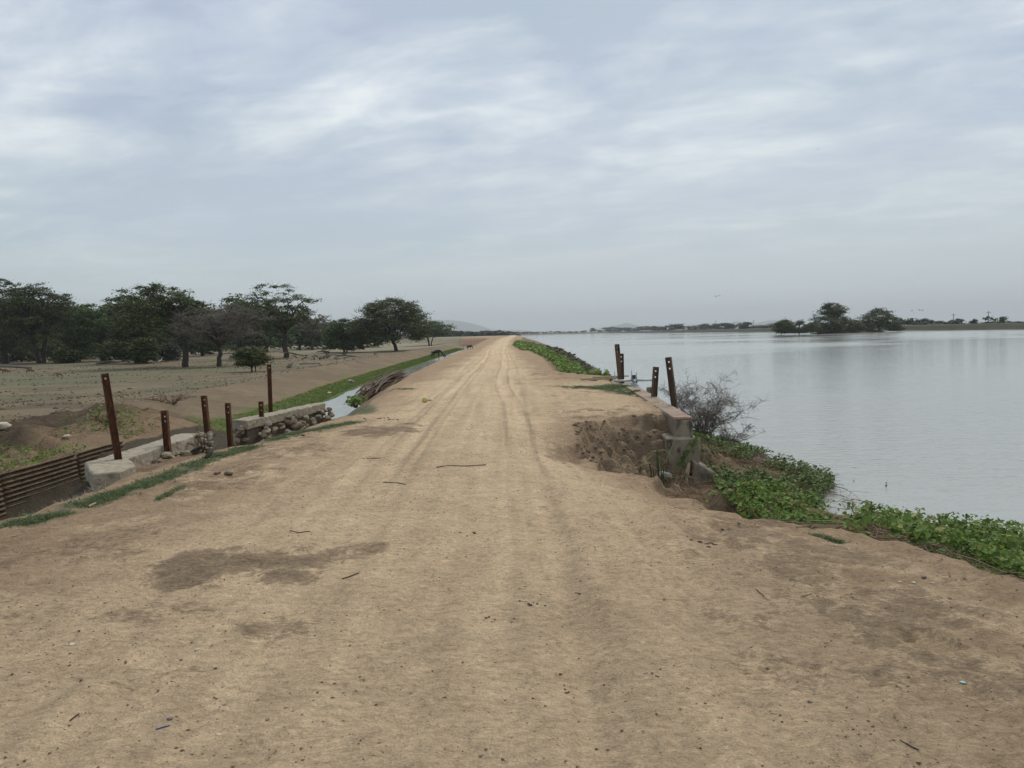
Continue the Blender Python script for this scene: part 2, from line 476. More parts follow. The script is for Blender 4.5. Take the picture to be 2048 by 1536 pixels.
xs = np.unique(np.round(np.concatenate([
    -grow(20, 9600, 0.35, 1.055), spaced(-20, -13, 0.22), spaced(-13, -6.5, 0.085), spaced(-6.5, 5.4, 0.045),
    spaced(5.4, 8, 0.09), grow(8, 168, 0.3, 1.14), spaced(169, 206, 1.5), grow(206, 9600, 3, 1.12)]), 3))
ys = np.unique(np.round(np.concatenate([
    -grow(1, 60, 0.5, 1.2), spaced(-1, 1.8, 0.2), spaced(1.8, 15.2, 0.042), grow(15.2, 1440, 0.05, 1.0175), spaced(1440, 1480, 3), grow(1480, 10100, 12, 1.1)]), 3))
GX, GY = np.meshgrid(xs, ys)
fx, fy_ = GX.ravel(), GY.ravel()
fz = land(fx, fy_)
nx, ny = len(xs), len(ys)
ii = (np.arange(ny - 1)[:, None] * nx + np.arange(nx - 1)[None, :]).ravel()
GF = np.stack([ii, ii + 1, ii + nx + 1, ii + nx], -1)

# patches of short creeping grass: (picture points along the patch, half width in metres, blades, blade height)
GRASS_PX = [([(165, 1008), (240, 985), (330, 955), (420, 920), (505, 893)], 0.22, 9000, 0.05), ([(440, 912), (500, 897)], 0.16, 1500, 0.05),
            ([(545, 880), (590, 867), (650, 856), (712, 844)], 0.22, 5200, 0.05), ([(692, 828), (735, 826)], 0.28, 2200, 0.045), ([(785, 780), (820, 778)], 0.22, 700, 0.045),
            ([(240, 925), (290, 921)], 0.20, 1500, 0.04), ([(0, 1055), (60, 1043), (110, 1030)], 0.20, 3000, 0.05), ([(318, 1002), (335, 990), (362, 975)], 0.06, 500, 0.04),
            ([(585, 848), (630, 838), (665, 828)], 0.30, 3500, 0.05), ([(1135, 773), (1200, 778), (1255, 783), (1282, 787)], 0.42, 7000, 0.05), ([(1215, 772), (1250, 776)], 0.55, 3000, 0.06),
            ([(1630, 1070), (1655, 1077), (1680, 1084)], 0.07, 900, 0.03)]
GRASS = []
for pts, hw_, n_bl, hb in GRASS_PX:
    wp = [on_land(u, v, 1.8, 60) for u, v in pts]
    GRASS.append((np.array([(p.x, p.y) for p in wp]), hw_, n_bl, hb))
# soil colours (albedo): which earth lies where
def soil(x, y):
    z, d, L, C = macro(x, y)
    s = x - C
    def mixc(a, b, m): return a * (1 - m[:, None]) + np.asarray(b)[None, :] * m[:, None]
    n1 = fbm(x * 0.7, y * 0.7, 101, 4); n2 = fbm(x * 2.6, y * 2.6, 111, 3); n3 = fbm(x * 8, y * 8, 117, 3)
    sand = np.array([0.562, 0.415, 0.263]); brown = np.array([0.345, 0.240, 0.150]); dark = np.array([0.150, 0.098, 0.062])
    c = np.repeat(brown[None, :], len(x), 0)
    on = ss(-0.15, 0.7, -d) * ss(-0.3, 1.0, x - L)
    wid = np.interp(y, [0, 6, 12, 20, 40, 100], [2.3, 1.75, 1.7, 1.9, 1.45, 1.2])
    core = 1 - ss(0.55, 1.75, np.abs(s) / wid + 0.9 * (n1 - 0.5) + 0.7 * (n2 - 0.5))
    loose = on * (1 - ss(10, 25, y)) * ss(0.50, 0.62, n1 * 0.5 + n2 * 0.5)        # pale dust drifted over the shoulders
    core = np.maximum(core, 0.8 * loose)
    plat = ss(13.5, 15.5, y) * (1 - ss(23, 27, y)) * ss(0.5, 1.5, s)        # sandy stand by the sluice
    core = np.maximum(core, plat * (0.75 + 0.5 * (n1 - 0.5)))
    c = mixc(c, sand, np.clip(core, 0, 1) * on)
    # patches of darker trodden soil on the crest
    c = mixc(c, dark * 1.55, 0.18 * on * ss(0.56, 0.70, n1 * 0.5 + n2 * 0.5) * (1 - 0.6 * np.clip(core, 0, 1)))
    # lengthwise streaks worn by wheels
    st = vn(s * 4.5 + 1.3 * n1, y * 0.22, 131) * 0.5 + vn(s * 12 + 0.8 * n1, y * 0.35, 137) * 0.5
    c = c * (1 + (0.13 - 0.05 * ss(15, 40, y)) * on * (1 - ss(1.4, 2.6, np.abs(s))) * (st - 0.5) * 2 * (0.35 + 1.1 * n1) + 0.10 * on * (st - 0.5))[:, None]
    for off, wdt, k in ((-0.72, 0.10, 0.10), (0.72, 0.12, 0.09), (1.02, 0.07, 0.07), (-1.3, 0.08, 0.07), (-0.56, 0.035, -0.32), (0.52, 0.035, -0.26), (-0.90, 0.035, -0.30), (0.93, 0.035, -0.26), (-0.40, 0.03, -0.22), (1.22, 0.03, -0.2), (-1.15, 0.03, -0.2)):
        wv = 0.06 * (vn(y * 0.22, y * 0 + 3.1, 5) - 0.5) + 0.34 * (vn(y * 0.075, y * 0 + round(off / 0.72) * 0.72 * 13.7, 6) - 0.5)
        c = c * (1 + k * on * (0.28 + 0.72 * ss(5, 13, y)) * (0.4 + 0.9 * vn(y * 0.5, y * 0 + off * 7, 139)) * np.exp(-((s - off - wv) / wdt) ** 2))[:, None]
    # damp / dung-stained patches (blended with fine noise in the material)
    damp = np.zeros(len(x))
    for (px_, py_, rx, ry, k) in ((-2.0, 5.45, 0.85, 0.62, 0.75), (-1.35, 5.6, 0.5, 0.35, 0.5), (-2.2, 4.45, 0.5, 0.3, 0.45), (-1.35, 4.2, 0.35, 0.3, 0.45), (-2.25, 13.2, 0.75, 0.95, 0.7),
                                  (-1.7, 3.6, 0.4, 0.2, 0.3), (0.75, 11.4, 0.5, 0.9, 0.55), (2.15, 6.9, 0.5, 0.5, 0.5), (1.6, 6.1, 0.35, 0.25, 0.45), (2.2, 4.5, 0.45, 0.35, 0.4), (2.9, 3.9, 0.5, 0.4, 0.35),
                                  (-3.4, 9.0, 0.8, 1.2, 0.45), (-3.0, 11.0, 0.7, 1.0, 0.4), (-3.4, 6.0, 0.7, 0.8, 0.4), (1.2, 8.0, 0.35, 0.6, 0.35), (-0.05, 7.4, 0.12, 0.1, 0.4), (0.25, 7.2, 0.12, 0.1, 0.4)):
        r = np.hypot((x - px_) / rx, (y - py_) / ry) + 1.1 * (n2 - 0.5) + 0.7 * (n3 - 0.5)
        damp = np.maximum(damp, k * (1 - ss(0.35, 1.25, r)))
    # banks
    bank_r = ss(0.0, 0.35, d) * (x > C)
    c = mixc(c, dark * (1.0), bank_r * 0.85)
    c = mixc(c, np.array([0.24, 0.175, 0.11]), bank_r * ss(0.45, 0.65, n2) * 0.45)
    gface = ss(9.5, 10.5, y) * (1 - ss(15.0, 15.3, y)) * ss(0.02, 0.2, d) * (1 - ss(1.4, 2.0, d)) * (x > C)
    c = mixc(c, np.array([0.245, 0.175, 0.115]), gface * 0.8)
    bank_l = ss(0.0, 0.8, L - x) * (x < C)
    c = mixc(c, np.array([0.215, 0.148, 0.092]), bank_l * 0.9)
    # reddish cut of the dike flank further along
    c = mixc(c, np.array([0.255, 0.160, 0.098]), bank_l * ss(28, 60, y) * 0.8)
    # near ditch slope: grey straw litter
    c = mixc(c, np.array([0.20, 0.165, 0.12]), (x < -5.7) * (x > -9) * (1 - ss(12, 13.5, y)) * (0.55 + 0.6 * (n2 - 0.5)))
    K = ip(CC, y)
    # ditch bed and mud at the waterline
    c = mixc(c, np.array([0.075, 0.06, 0.04]), (np.abs(x - K) < 1.7) * 1.0)
    # spoil bank beyond the canal
    field = np.array([0.195, 0.148, 0.096])
    bm = ss(K - 2.8, K - 4.2, x) * (x < C)
    c = mixc(c, np.array([0.185, 0.138, 0.088]), bm)
    c = c * (1 + 0.5 * bm * (fbm(x * 0.5, y * 0.3, 191, 4) - 0.5))[:, None]
    c = mixc(c, np.array([0.080, 0.057, 0.037]), bm * 1.15 * (1 - ss(26, 32, y)) * (1 - ss(-14.5, -17.5, x) ) * (0.75 + 0.6 * (n1 - 0.5)))
    fm = ss(-16.5, -20, x)
    c = mixc(c, field, fm)
    c = mixc(c, np.array([0.115, 0.085, 0.058]), fm * 0.75 * ss(0.48, 0.64, fbm(x * 0.25, y * 0.5, 151, 4)))
    g0 = fbm(x * 0.05, y * 0.06, 161, 3)
    turf = np.array([0.125, 0.128, 0.074])
    gm = fm * np.exp(-((y - 84 - 10 * (g0 - 0.5)) / 17.0) ** 2) * ss(-22, -34, x)
    c = mixc(c, turf, np.clip(gm * 0.9, 0, 0.55))
    c = mixc(c, turf, fm * 0.7 * ss(0.56, 0.68, fbm(x * 0.08, y * 0.12, 171, 3)) * ss(35, 45, y))
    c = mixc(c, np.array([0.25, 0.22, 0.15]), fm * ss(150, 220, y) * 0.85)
    # lush turf beside the canal
    gl = ss(27.5, 30, y) * ss(K - 1.15, K - 1.6, x) * (1 - ss(K - 3.2, K - 4.3, x + 1.0 * (n1 - 0.5))) * (1 - ss(215, 260, y))
    gl = np.where(x < K, gl * 0 + ss(27.5, 30, y) * ss(-(K - 1.15), -(K - 1.6), -x) * ss(K - 3.9 + 1.8 * (n1 - 0.5), K - 2.9 + 1.8 * (n1 - 0.5), x) * (1 - 0.5 * ss(70, 150, y)) * (1 - ss(215, 260, y)), 0)
    c = mixc(c, np.array([0.095, 0.140, 0.034]), np.clip(gl, 0, 1) * (0.8 + 0.4 * (n2 - 0.5)))
    gr = ss(26, 30, y) * ss(K + 1.0, K + 1.3, x) * (1 - ss(K + 1.9, K + 2.5, x)) * (1 - ss(215, 260, y))
    c = mixc(c, np.array([0.10, 0.125, 0.05]), np.clip(gr, 0, 1) * 0.7)
    nearm = (y > 1.5) & (y < 45)
    for pts, hw_, n_bl, hb in GRASS:
        dd = np.full(len(x), 9.0); dd[nearm] = seg_dist(x[nearm], y[nearm], pts)
        c = mixc(c, np.array([0.100, 0.130, 0.070]), 0.75 * (1 - ss(0.5, 1.15, dd / hw_ + 0.8 * (n3 - 0.5) + 0.5 * (n2 - 0.5))))
    # far bank of the reservoir, plain in the distance
    fb = (x > 150)
    c = np.where(fb[:, None], np.array([0.060, 0.060, 0.038])[None, :], c)
    c = np.where(((x > 184) & (x < 192))[:, None], np.array([0.085, 0.080, 0.055])[None, :], c)
    veg = fb & (x < 184) & (fbm(x * 0.3, y * 0.03, 181, 3) > 0.5)
    c = np.where(veg[:, None], np.array([0.045, 0.054, 0.028])[None, :], c)
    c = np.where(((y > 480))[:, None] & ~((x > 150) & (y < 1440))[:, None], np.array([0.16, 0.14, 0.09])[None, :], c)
    # small-scale blotches
    c = c * (1 + 0.30 * (n3 - 0.5) + 0.22 * (n2 - 0.5))[:, None]
    trod = on * (1 - ss(25, 60, y)) * 0.55 * ss(0.50, 0.66, n1 * 0.5 + n2 * 0.5) * np.clip(ss(0.8, 2.4, s) + ss(-1.5, -3.0, s), 0, 1)
    return np.clip(c, 0.01, 0.9), np.clip(np.maximum(damp, trod), 0, 1)

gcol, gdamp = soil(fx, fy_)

def make_soil_material():
    m, N, p = new_mat('soil')
    at = N.n('ShaderNodeAttribute', attribute_name='soil')
    pos = N.n('ShaderNodeNewGeometry').outputs['Position']
    g1 = N.noise(pos, 22.0, 6, 0.62)
    g2 = N.noise(pos, 95.0, 4, 0.6)
    f = N.math('ADD', N.math('MULTIPLY', g1, 0.55), N.math('MULTIPLY', g2, 0.55))
    k = N.ramp(f, [(0.32, 0.52), (0.52, 1.0), (0.72, 1.34)])
    c = N.mix(1.0, at.outputs['Color'], k, 'MULTIPLY')
    # damp and trodden patches break up into clots and scuffs
    wet = N.math('SUBTRACT', 1.0, at.outputs['Alpha'])
    wn = N.math('ADD', N.math('MULTIPLY', N.noise(pos, 7.0, 7, 0.72, 0.6), 0.8), N.math('MULTIPLY', N.noise(N.vmath('MULTIPLY', pos, (1, 1.5, 1)), 26.0, 4, 0.7), 0.5))
    wf = N.ramp(N.math('ADD', wet, N.math('MULTIPLY', N.math('SUBTRACT', wn, 0.65), 1.7)), [(0.30, 0.0), (0.46, 0.55), (0.85, 1.0)])
    wf = N.math('MULTIPLY', wf, N.math('GREATER_THAN', wet, 0.02))
    c = N.mix(N.math('MULTIPLY', wf, 0.82), c, (0.150, 0.102, 0.066))
    # scattered dark crumbs and pale grit
    vo = N.n('ShaderNodeTexVoronoi', feature='F1', i_Scale=34.0, i_Vector=pos)
    spk = N.math('LESS_THAN', vo.outputs['Distance'], 0.17)
    sel = N.n('ShaderNodeSeparateColor', i_0=vo.outputs['Color'])
    patch = N.ramp(N.noise(pos, 1.3, 4, 0.6), [(0.42, 0.0), (0.62, 1.0)])
    thr = N.math('SUBTRACT', 0.93, N.math('MULTIPLY', patch, 0.38))
    dk = N.math('MULTIPLY', spk, N.math('GREATER_THAN', sel.outputs[0], thr))
    c = N.mix(N.math('MULTIPLY', dk, 0.65), c, (0.085, 0.058, 0.040))
    lt = N.math('MULTIPLY', spk, N.math('GREATER_THAN', sel.outputs[1], 0.97))
    c = N.mix(N.math('MULTIPLY', lt, 0.6), c, (0.55, 0.50, 0.42))
    cr = N.noise(N.vmath('MULTIPLY', pos, (1.0, 1.6, 1.0)), 13.0, 8, 0.78, 0.8)
    crk = N.ramp(cr, [(0.33, 1.0), (0.40, 0.0)])
    zone = N.ramp(N.noise(pos, 0.9, 4, 0.6), [(0.38, 0.15), (0.62, 1.0)])
    c = N.mix(N.math('MULTIPLY', crk, N.math('MULTIPLY', zone, 0.55)), c, (0.115, 0.080, 0.053))
    N.t.links.new(c, p.inputs['Base Color'])
    p.inputs['Roughness'].default_value = 0.95
    p.inputs['Specular IOR Level'].default_value = 0.12
    # flaky, scuffed relief
    fl = N.noise(N.vmath('MULTIPLY', pos, (1.0, 1.3, 1.0)), 9.0, 7, 0.66, 0.5)
    hgt = N.math('ADD', N.math('MULTIPLY', fl, 1.6), N.math('ADD', N.math('MULTIPLY', g1, 0.8), N.math('MULTIPLY', g2, 0.30)))
    hgt = N.math('SUBTRACT', N.math('ADD', hgt, N.math('MULTIPLY', cr, 1.2)), N.math('MULTIPLY', dk, -0.15))
    b = N.n('ShaderNodeBump', i_Strength=0.9, i_Distance=0.034, i_Height=hgt)
    N.t.links.new(b.outputs[0], p.inputs['Normal'])
    return m

SOIL = make_soil_material()
gm_ = mesh_np('ground', np.stack([fx, fy_, fz], -1), GF, [SOIL], smooth=True)
ca = gm_.color_attributes.new('soil', 'FLOAT_COLOR', 'POINT')
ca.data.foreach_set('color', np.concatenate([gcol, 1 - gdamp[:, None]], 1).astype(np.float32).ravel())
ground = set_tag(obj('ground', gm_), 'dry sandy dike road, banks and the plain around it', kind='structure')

# ------------------------------------------------------------------ water
def water_material(name, base, bands):
    m, N, p = new_mat(name)
    pos = N.n('ShaderNodeNewGeometry').outputs['Position']
    p.inputs['Base Color'].default_value = (*base, 1)
    p.inputs['IOR'].default_value = 1.333
    p.inputs['Specular IOR Level'].default_value = 0.5
    r1 = N.noise(N.vmath('MULTIPLY', pos, (0.55, 2.6, 1)), 1.0, 4, 0.55, 0.3)
    r2 = N.noise(N.vmath('MULTIPLY', pos, (2.0, 7.5, 1)), 1.0, 3, 0.5, 0.2)
    band = N.ramp(N.noise(N.vmath('MULTIPLY', pos, (0.012, 0.030, 1)), 1.0, 3, 0.5, 0.6), [(0.46, 0.0), (0.56, 1.0)])
    hgt = N.math('ADD', N.math('MULTIPLY', r1, 0.7), N.math('MULTIPLY', r2, N.math('ADD', 0.15, N.math('MULTIPLY', band, 0.60))))
    b = N.n('ShaderNodeBump', i_Strength=1.0, i_Distance=0.030 * bands, i_Height=hgt)
    N.t.links.new(b.outputs[0], p.inputs['Normal'])
    N.t.links.new(N.math('ADD', 0.05, N.math('MULTIPLY', band, 0.10)), p.inputs['Roughness'])
    return m

WAT = water_material('lake_water', (0.335, 0.335, 0.300), 1.0)
V = [(2.2, -60, WATER_Z), (186, -60, WATER_Z), (186, 1456, WATER_Z), (2.2, 1456, WATER_Z)]
set_tag(obj('water', pyd('water', V, [(0, 1, 2, 3)], [WAT])), 'wide calm grey reservoir to the right of the road', kind='structure')
CWAT = water_material('canal_water_surface', (0.33, 0.335, 0.31), 0.5)
yy = np.concatenate([np.linspace(27.0, 245, 40), np.linspace(250, 330, 14)])
cc = ip(CC, yy)
V = [(c + 1.9, y, CANAL_Z) for c, y in zip(cc, yy)] + [(c - 1.9, y, CANAL_Z) for c, y in zip(cc, yy)]
n_ = len(yy)
set_tag(obj('canal_water', pyd('canal_water', V, [(i, i + 1, n_ + i + 1, n_ + i) for i in range(n_ - 1)], [CWAT])),
        'narrow strip of pale still water in the canal left of the dike', kind='structure')

# ------------------------------------------------------------------ hills on the horizon
HILL = noisy('hill_scrub', (0.060, 0.072, 0.050), (0.11, 0.10, 0.07), scale=0.006, rough=0.95, bump=0)
def hill_range(crest, dist, depth, seed):
    us = np.linspace(crest[0][0], crest[-1][0], 60)
    vt = np.interp(us, [c[0] for c in crest], [c[1] for c in crest])
    rows = []
    for k, f in enumerate((-1.0, -0.75, -0.5, -0.25, 0.0, 0.3, 0.65, 1.0)):
        w = (1 - abs(f)) ** 0.9
        row = []
        for u, v in zip(us, vt):
            p = py(u, v, dist)
            hh = (p.z + 3.5) * w * (1 + (0.0 if f == 0 else 0.35 * (float(fbm(np.array([u * 0.05]), np.array([k * 1.7 + seed]), seed, 3)[0]) - 0.5)))
            row.append((p.x, dist + f * depth, -3.5 + max(hh, 0)))
        rows.append(row)
    n = len(us)
    V = [q for r in rows for q in r]
    F = [(i * n + j, i * n + j + 1, (i + 1) * n + j + 1, (i + 1) * n + j) for i in range(len(rows) - 1) for j in range(n - 1)]
    return V, F
HV, HF = [], []
for crest, dist, depth, sd in (([(700, 668), (760, 655), (830, 645), (878, 641), (900, 640), (925, 643), (950, 648), (975, 656), (1000, 663), (1030, 668)], 9000, 1000, 1),
                               ([(960, 668), (1000, 661), (1040, 660), (1080, 664), (1110, 667)], 9300, 500, 2),
                               ([(1170, 664), (1205, 655), (1232, 651), (1254, 645), (1275, 651), (1300, 655), (1345, 656), (1387, 648), (1420, 654), (1450, 650), (1473, 641), (1500, 648), (1545, 640), (1575, 642), (1620, 652), (1660, 656)], 8800, 700, 3)):
    v_, f_ = hill_range(crest, dist, depth, sd)
    HF += [tuple(i + len(HV) for i in f) for f in f_]; HV += v_
set_tag(obj('hills', pyd('hills', HV, HF, [HILL], True)), 'faint blue hills on the horizon', kind='structure')

# ------------------------------------------------------------------ hazy air
def make_haze():
    m = bpy.data.materials.new('haze_air'); m.use_nodes = True
    t = m.node_tree; t.nodes.clear()
    pv_ = t.nodes.new('ShaderNodeVolumePrincipled'); o = t.nodes.new('ShaderNodeOutputMaterial')
    pv_.inputs['Color'].default_value = (0.95, 0.985, 1.0, 1)
    pv_.inputs['Density'].default_value = 0.00017
    pv_.inputs['Density Attribute'].default_value = ''
    pv_.inputs['Anisotropy'].default_value = 0.0
    t.links.new(pv_.outputs[0], o.inputs['Volume'])
    V, F = box_arrays(-9800, 9800, -200, 10200, -5.0, 240.0)
    o_ = obj('haze', pyd('haze', V, F, [m]))
    set_tag(o_, 'thin pale haze in the air over the plain', kind='stuff')
make_haze()

# ================================================================== built things
RUST = noisy('rusty_steel', (0.055, 0.026, 0.016), (0.115, 0.050, 0.026), scale=9, rough=0.9, bump=0.5, bscale=60, bdist=0.006, c3=(0.17, 0.075, 0.035), s3=25, stretch=(1, 1, 0.35))
RUST2 = noisy('weathered_steel', (0.085, 0.058, 0.042), (0.15, 0.098, 0.066), scale=9, rough=0.9, bump=0.5, bscale=60, bdist=0.006, c3=(0.055, 0.036, 0.027), s3=18, stretch=(1, 1, 0.3))
CONC_PALE = noisy('pale_concrete', (0.375, 0.325, 0.245), (0.285, 0.245, 0.18), scale=5, rough=0.92, bump=0.5, bscale=28, bdist=0.015, c3=(0.20, 0.17, 0.13), s3=9)
CONC_GREY = noisy('stained_concrete', (0.285, 0.235, 0.170), (0.190, 0.158, 0.116), scale=3.2, rough=0.93, bump=0.7, bscale=22, bdist=0.02, c3=(0.075, 0.066, 0.054), s3=5.5, stretch=(1, 1, 0.6))
PLASTER = noisy('worn_plaster', (0.38, 0.31, 0.235), (0.29, 0.225, 0.165), scale=7, rough=0.93, bump=0.5, bscale=35, bdist=0.012)
BRICKM = noisy('exposed_brick', (0.28, 0.155, 0.115), (0.36, 0.24, 0.185), scale=10, rough=0.93, bump=0.6, bscale=40, bdist=0.012, c3=(0.42, 0.34, 0.27), s3=16)
STONE_A = noisy('field_stone_tan', (0.36, 0.30, 0.22), (0.26, 0.21, 0.155), scale=6, rough=0.92, bump=0.7, bscale=20, bdist=0.02)
STONE_B = noisy('field_stone_grey', (0.27, 0.235, 0.185), (0.18, 0.155, 0.12), scale=6, rough=0.92, bump=0.7, bscale=20, bdist=0.02)
STONE_C = noisy('field_stone_brown', (0.28, 0.215, 0.15), (0.19, 0.145, 0.10), scale=6, rough=0.92, bump=0.7, bscale=20, bdist=0.02)
MORTAR = noisy('dirty_mortar', (0.16, 0.13, 0.098), (0.085, 0.068, 0.05), scale=9, rough=0.95, bump=0.8, bscale=24, bdist=0.03)
IRON = noisy('dark_corrugated_iron', (0.090, 0.062, 0.038), (0.150, 0.106, 0.064), scale=2.5, rough=0.9, bump=0.5, bscale=30, bdist=0.01, c3=(0.045, 0.033, 0.022), s3=9, stretch=(0.5, 1, 2.0))
GREYPAINT = noisy('grey_painted_pipe', (0.40, 0.435, 0.465), (0.47, 0.50, 0.525), scale=8, rough=0.45, bump=0.1, bscale=60, bdist=0.003, spec=0.4)
BLACKIRON = noisy('black_greased_iron', (0.02, 0.02, 0.02), (0.045, 0.042, 0.04), scale=12, rough=0.6, bump=0.3, bscale=60, bdist=0.004)
WOOD_GREY = noisy('grey_dead_wood', (0.20, 0.17, 0.135), (0.115, 0.095, 0.074), scale=8, rough=0.9, bump=0.5, bscale=35, bdist=0.01)
WOOD_DARK = noisy('dark_bark', (0.040, 0.033, 0.026), (0.075, 0.060, 0.046), scale=3, rough=0.95, bump=0.5, bscale=12, bdist=0.04)
WOOD_PALE = noisy('pale_cut_stick', (0.42, 0.34, 0.22), (0.33, 0.26, 0.165), scale=10, rough=0.85, bump=0.3, bscale=40, bdist=0.005)
STRAW = leaf_mat('dry_straw', [(0.0, (0.10, 0.068, 0.042)), (0.5, (0.165, 0.118, 0.075)), (1.0, (0.27, 0.20, 0.13))], rough=0.85, trans=0.0, spec=0.1)
TWIGM = noisy('grey_twigs', (0.20, 0.172, 0.145), (0.135, 0.112, 0.092), scale=6, rough=0.9, bump=0)

def prism(name, poly, z0, z1, mat, parent=None, bevel=0.02, jitter=0.0):
    """upright prism over a ground polygon (counter-clockwise); z0/z1 may be lists"""
    n = len(poly)
    zb = z0 if hasattr(z0, '__len__') else [z0] * n
    zt = z1 if hasattr(z1, '__len__') else [z1] * n
    V = [(p[0], p[1], b) for p, b in zip(poly, zb)] + [(p[0], p[1], t) for p, t in zip(poly, zt)]
    F = [tuple(range(n - 1, -1, -1)), tuple(range(n, 2 * n))] + [(i, (i + 1) % n, n + (i + 1) % n, n + i) for i in range(n)]
    o = obj(name, pyd(name, V, F, [mat]), parent)
    if bevel: add_bevel(o, bevel, 2)
    return o

def rough_block(name, poly, z0, z1, mat, parent=None, step=0.09, amp=0.014, seed=0):
    """a prism of worn concrete: skin cut fine and pushed about"""
    import bmesh
    bm = bmesh.new()
    vb = [bm.verts.new((p[0], p[1], z0 if not hasattr(z0, '__len__') else z0[i])) for i, p in enumerate(poly)]
    vt_ = [bm.verts.new((p[0], p[1], z1 if not hasattr(z1, '__len__') else z1[i])) for i, p in enumerate(poly)]
    n = len(poly)
    bm.faces.new(vb[::-1]); bm.faces.new(vt_)
    for i in range(n): bm.faces.new((vb[i], vb[(i + 1) % n], vt_[(i + 1) % n], vt_[i]))
    bmesh.ops.recalc_face_normals(bm, faces=bm.faces)
    bmesh.ops.bevel(bm, geom=list(bm.edges), offset=0.022, segments=1, affect='EDGES', profile=0.5)
    bmesh.ops.triangulate(bm, faces=bm.faces)
    for _ in range(7):
        es = [e for e in bm.edges if e.calc_length() > step]
        if not es: break
        bmesh.ops.subdivide_edges(bm, edges=es, cuts=1)
        bmesh.ops.triangulate(bm, faces=[f for f in bm.faces if len(f.verts) > 3])
    for v in bm.verts:
        d1 = mnoise.noise_vector(v.co * 3.0 + Vector((seed, 0, 0)))
        d2 = mnoise.noise_vector(v.co * 11.0 + Vector((0, seed, 0)))
        v.co += d1 * amp + d2 * amp * 0.7
    m = bpy.data.meshes.new(name); bm.to_mesh(m); bm.free()
    m.materials.append(mat)
    return obj(name, m, parent)

# rough stone shapes, shared by many stones
def stone_mesh(name, seed, mat, flat=0.75):
    import bmesh
    bm = bmesh.new()
    bmesh.ops.create_icosphere(bm, subdivisions=2, radius=0.5)
    r = random.Random(seed)
    planes = [(Vector((r.uniform(-1, 1), r.uniform(-1, 1), r.uniform(-1, 1))).normalized(), r.uniform(0.28, 0.42)) for _ in range(9)]
    for v in bm.verts:
        for nn, dd in planes:
            k = v.co.dot(nn)
            if k > dd: v.co -= nn * (k - dd) * 0.92
        v.co += mnoise.noise_vector(v.co * 2.5 + Vector((seed * 3.1, 0, 0))) * 0.04
        v.co.z *= flat
    m = bpy.data.meshes.new(name); bm.to_mesh(m); bm.free()
    m.materials.append(mat)
    return m
STONES = [stone_mesh('stone', k, (STONE_A, STONE_B, STONE_C, STONE_A)[k % 4], 0.55 + 0.1 * (k % 4)) for k in range(12)]

def put_stone(parent, p, size, normal=None, sx=None, name='stone'):
    o = bpy.data.objects.new(name, random.choice(STONES))
    o.location = p
    o.rotation_euler = (random.uniform(-0.5, 0.5), random.uniform(-0.5, 0.5), random.uniform(0, 6.28))
    k = size
    o.scale = (k * random.uniform(0.85, 1.35), k * random.uniform(0.8, 1.1), k * random.uniform(0.75, 1.1))
    return link(o, parent)

# ------------------------------------------------------------------ left headwalls
TOP = -0.45
hw1 = thing('headwall', 'near length of pale concrete headwall with an angled end block, left of road', 'headwall', (-7.0, 13.0, -1.0), 'canal headwalls')
inv1 = Vector(hw1.location)
def loc_poly(poly, o): return [(p[0] - o.x, p[1] - o.y) for p in poly]
rough_block('coping', loc_poly([(-7.52, 17.35), (-7.48, 13.3), (-6.68, 12.08), (-6.34, 12.24), (-6.42, 12.95), (-6.96, 13.75), (-6.98, 17.2)], inv1), 0.25, TOP + 1.0, CONC_PALE, hw1, seed=3, amp=0.016)
rough_block('end_block', loc_poly([(-7.42, 13.32), (-6.65, 12.13), (-6.40, 12.26), (-6.47, 12.95), (-6.98, 13.7)], inv1), -0.55, 0.26, CONC_PALE, hw1, seed=4, amp=0.02)
rough_block('core', loc_poly([(-7.48, 17.3), (-7.44, 13.4), (-7.03, 13.75), (-7.03, 17.25)], inv1), -0.95, 0.26, MORTAR, hw1, seed=5, amp=0.02)
random.seed(21)
for k in range(64):       # rubble face towards the road and round the broken end
    if k < 46:
        y = random.uniform(14.3, 17.2); x = -6.96 + random.uniform(-0.02, 0.10); x += 0.10 * (y - 14) / 3
        z = random.uniform(-0.62, -1.12) + 0.05 * (y - 15)
        z = min(z, -0.56)
    else:
        x = random.uniform(-7.45, -6.85); y = 17.32 + random.uniform(-0.04, 0.16); z = random.uniform(-0.56, -1.25)
    put_stone(hw1, Vector((x, y, z)) - inv1, random.uniform(0.13, 0.24))
for k in range(9):        # broken top end, coping gone
    put_stone(hw1, Vector((random.uniform(-7.2, -6.85), random.uniform(16.7, 17.4), random.uniform(-0.52, -0.44))) - inv1, random.uniform(0.11, 0.17))

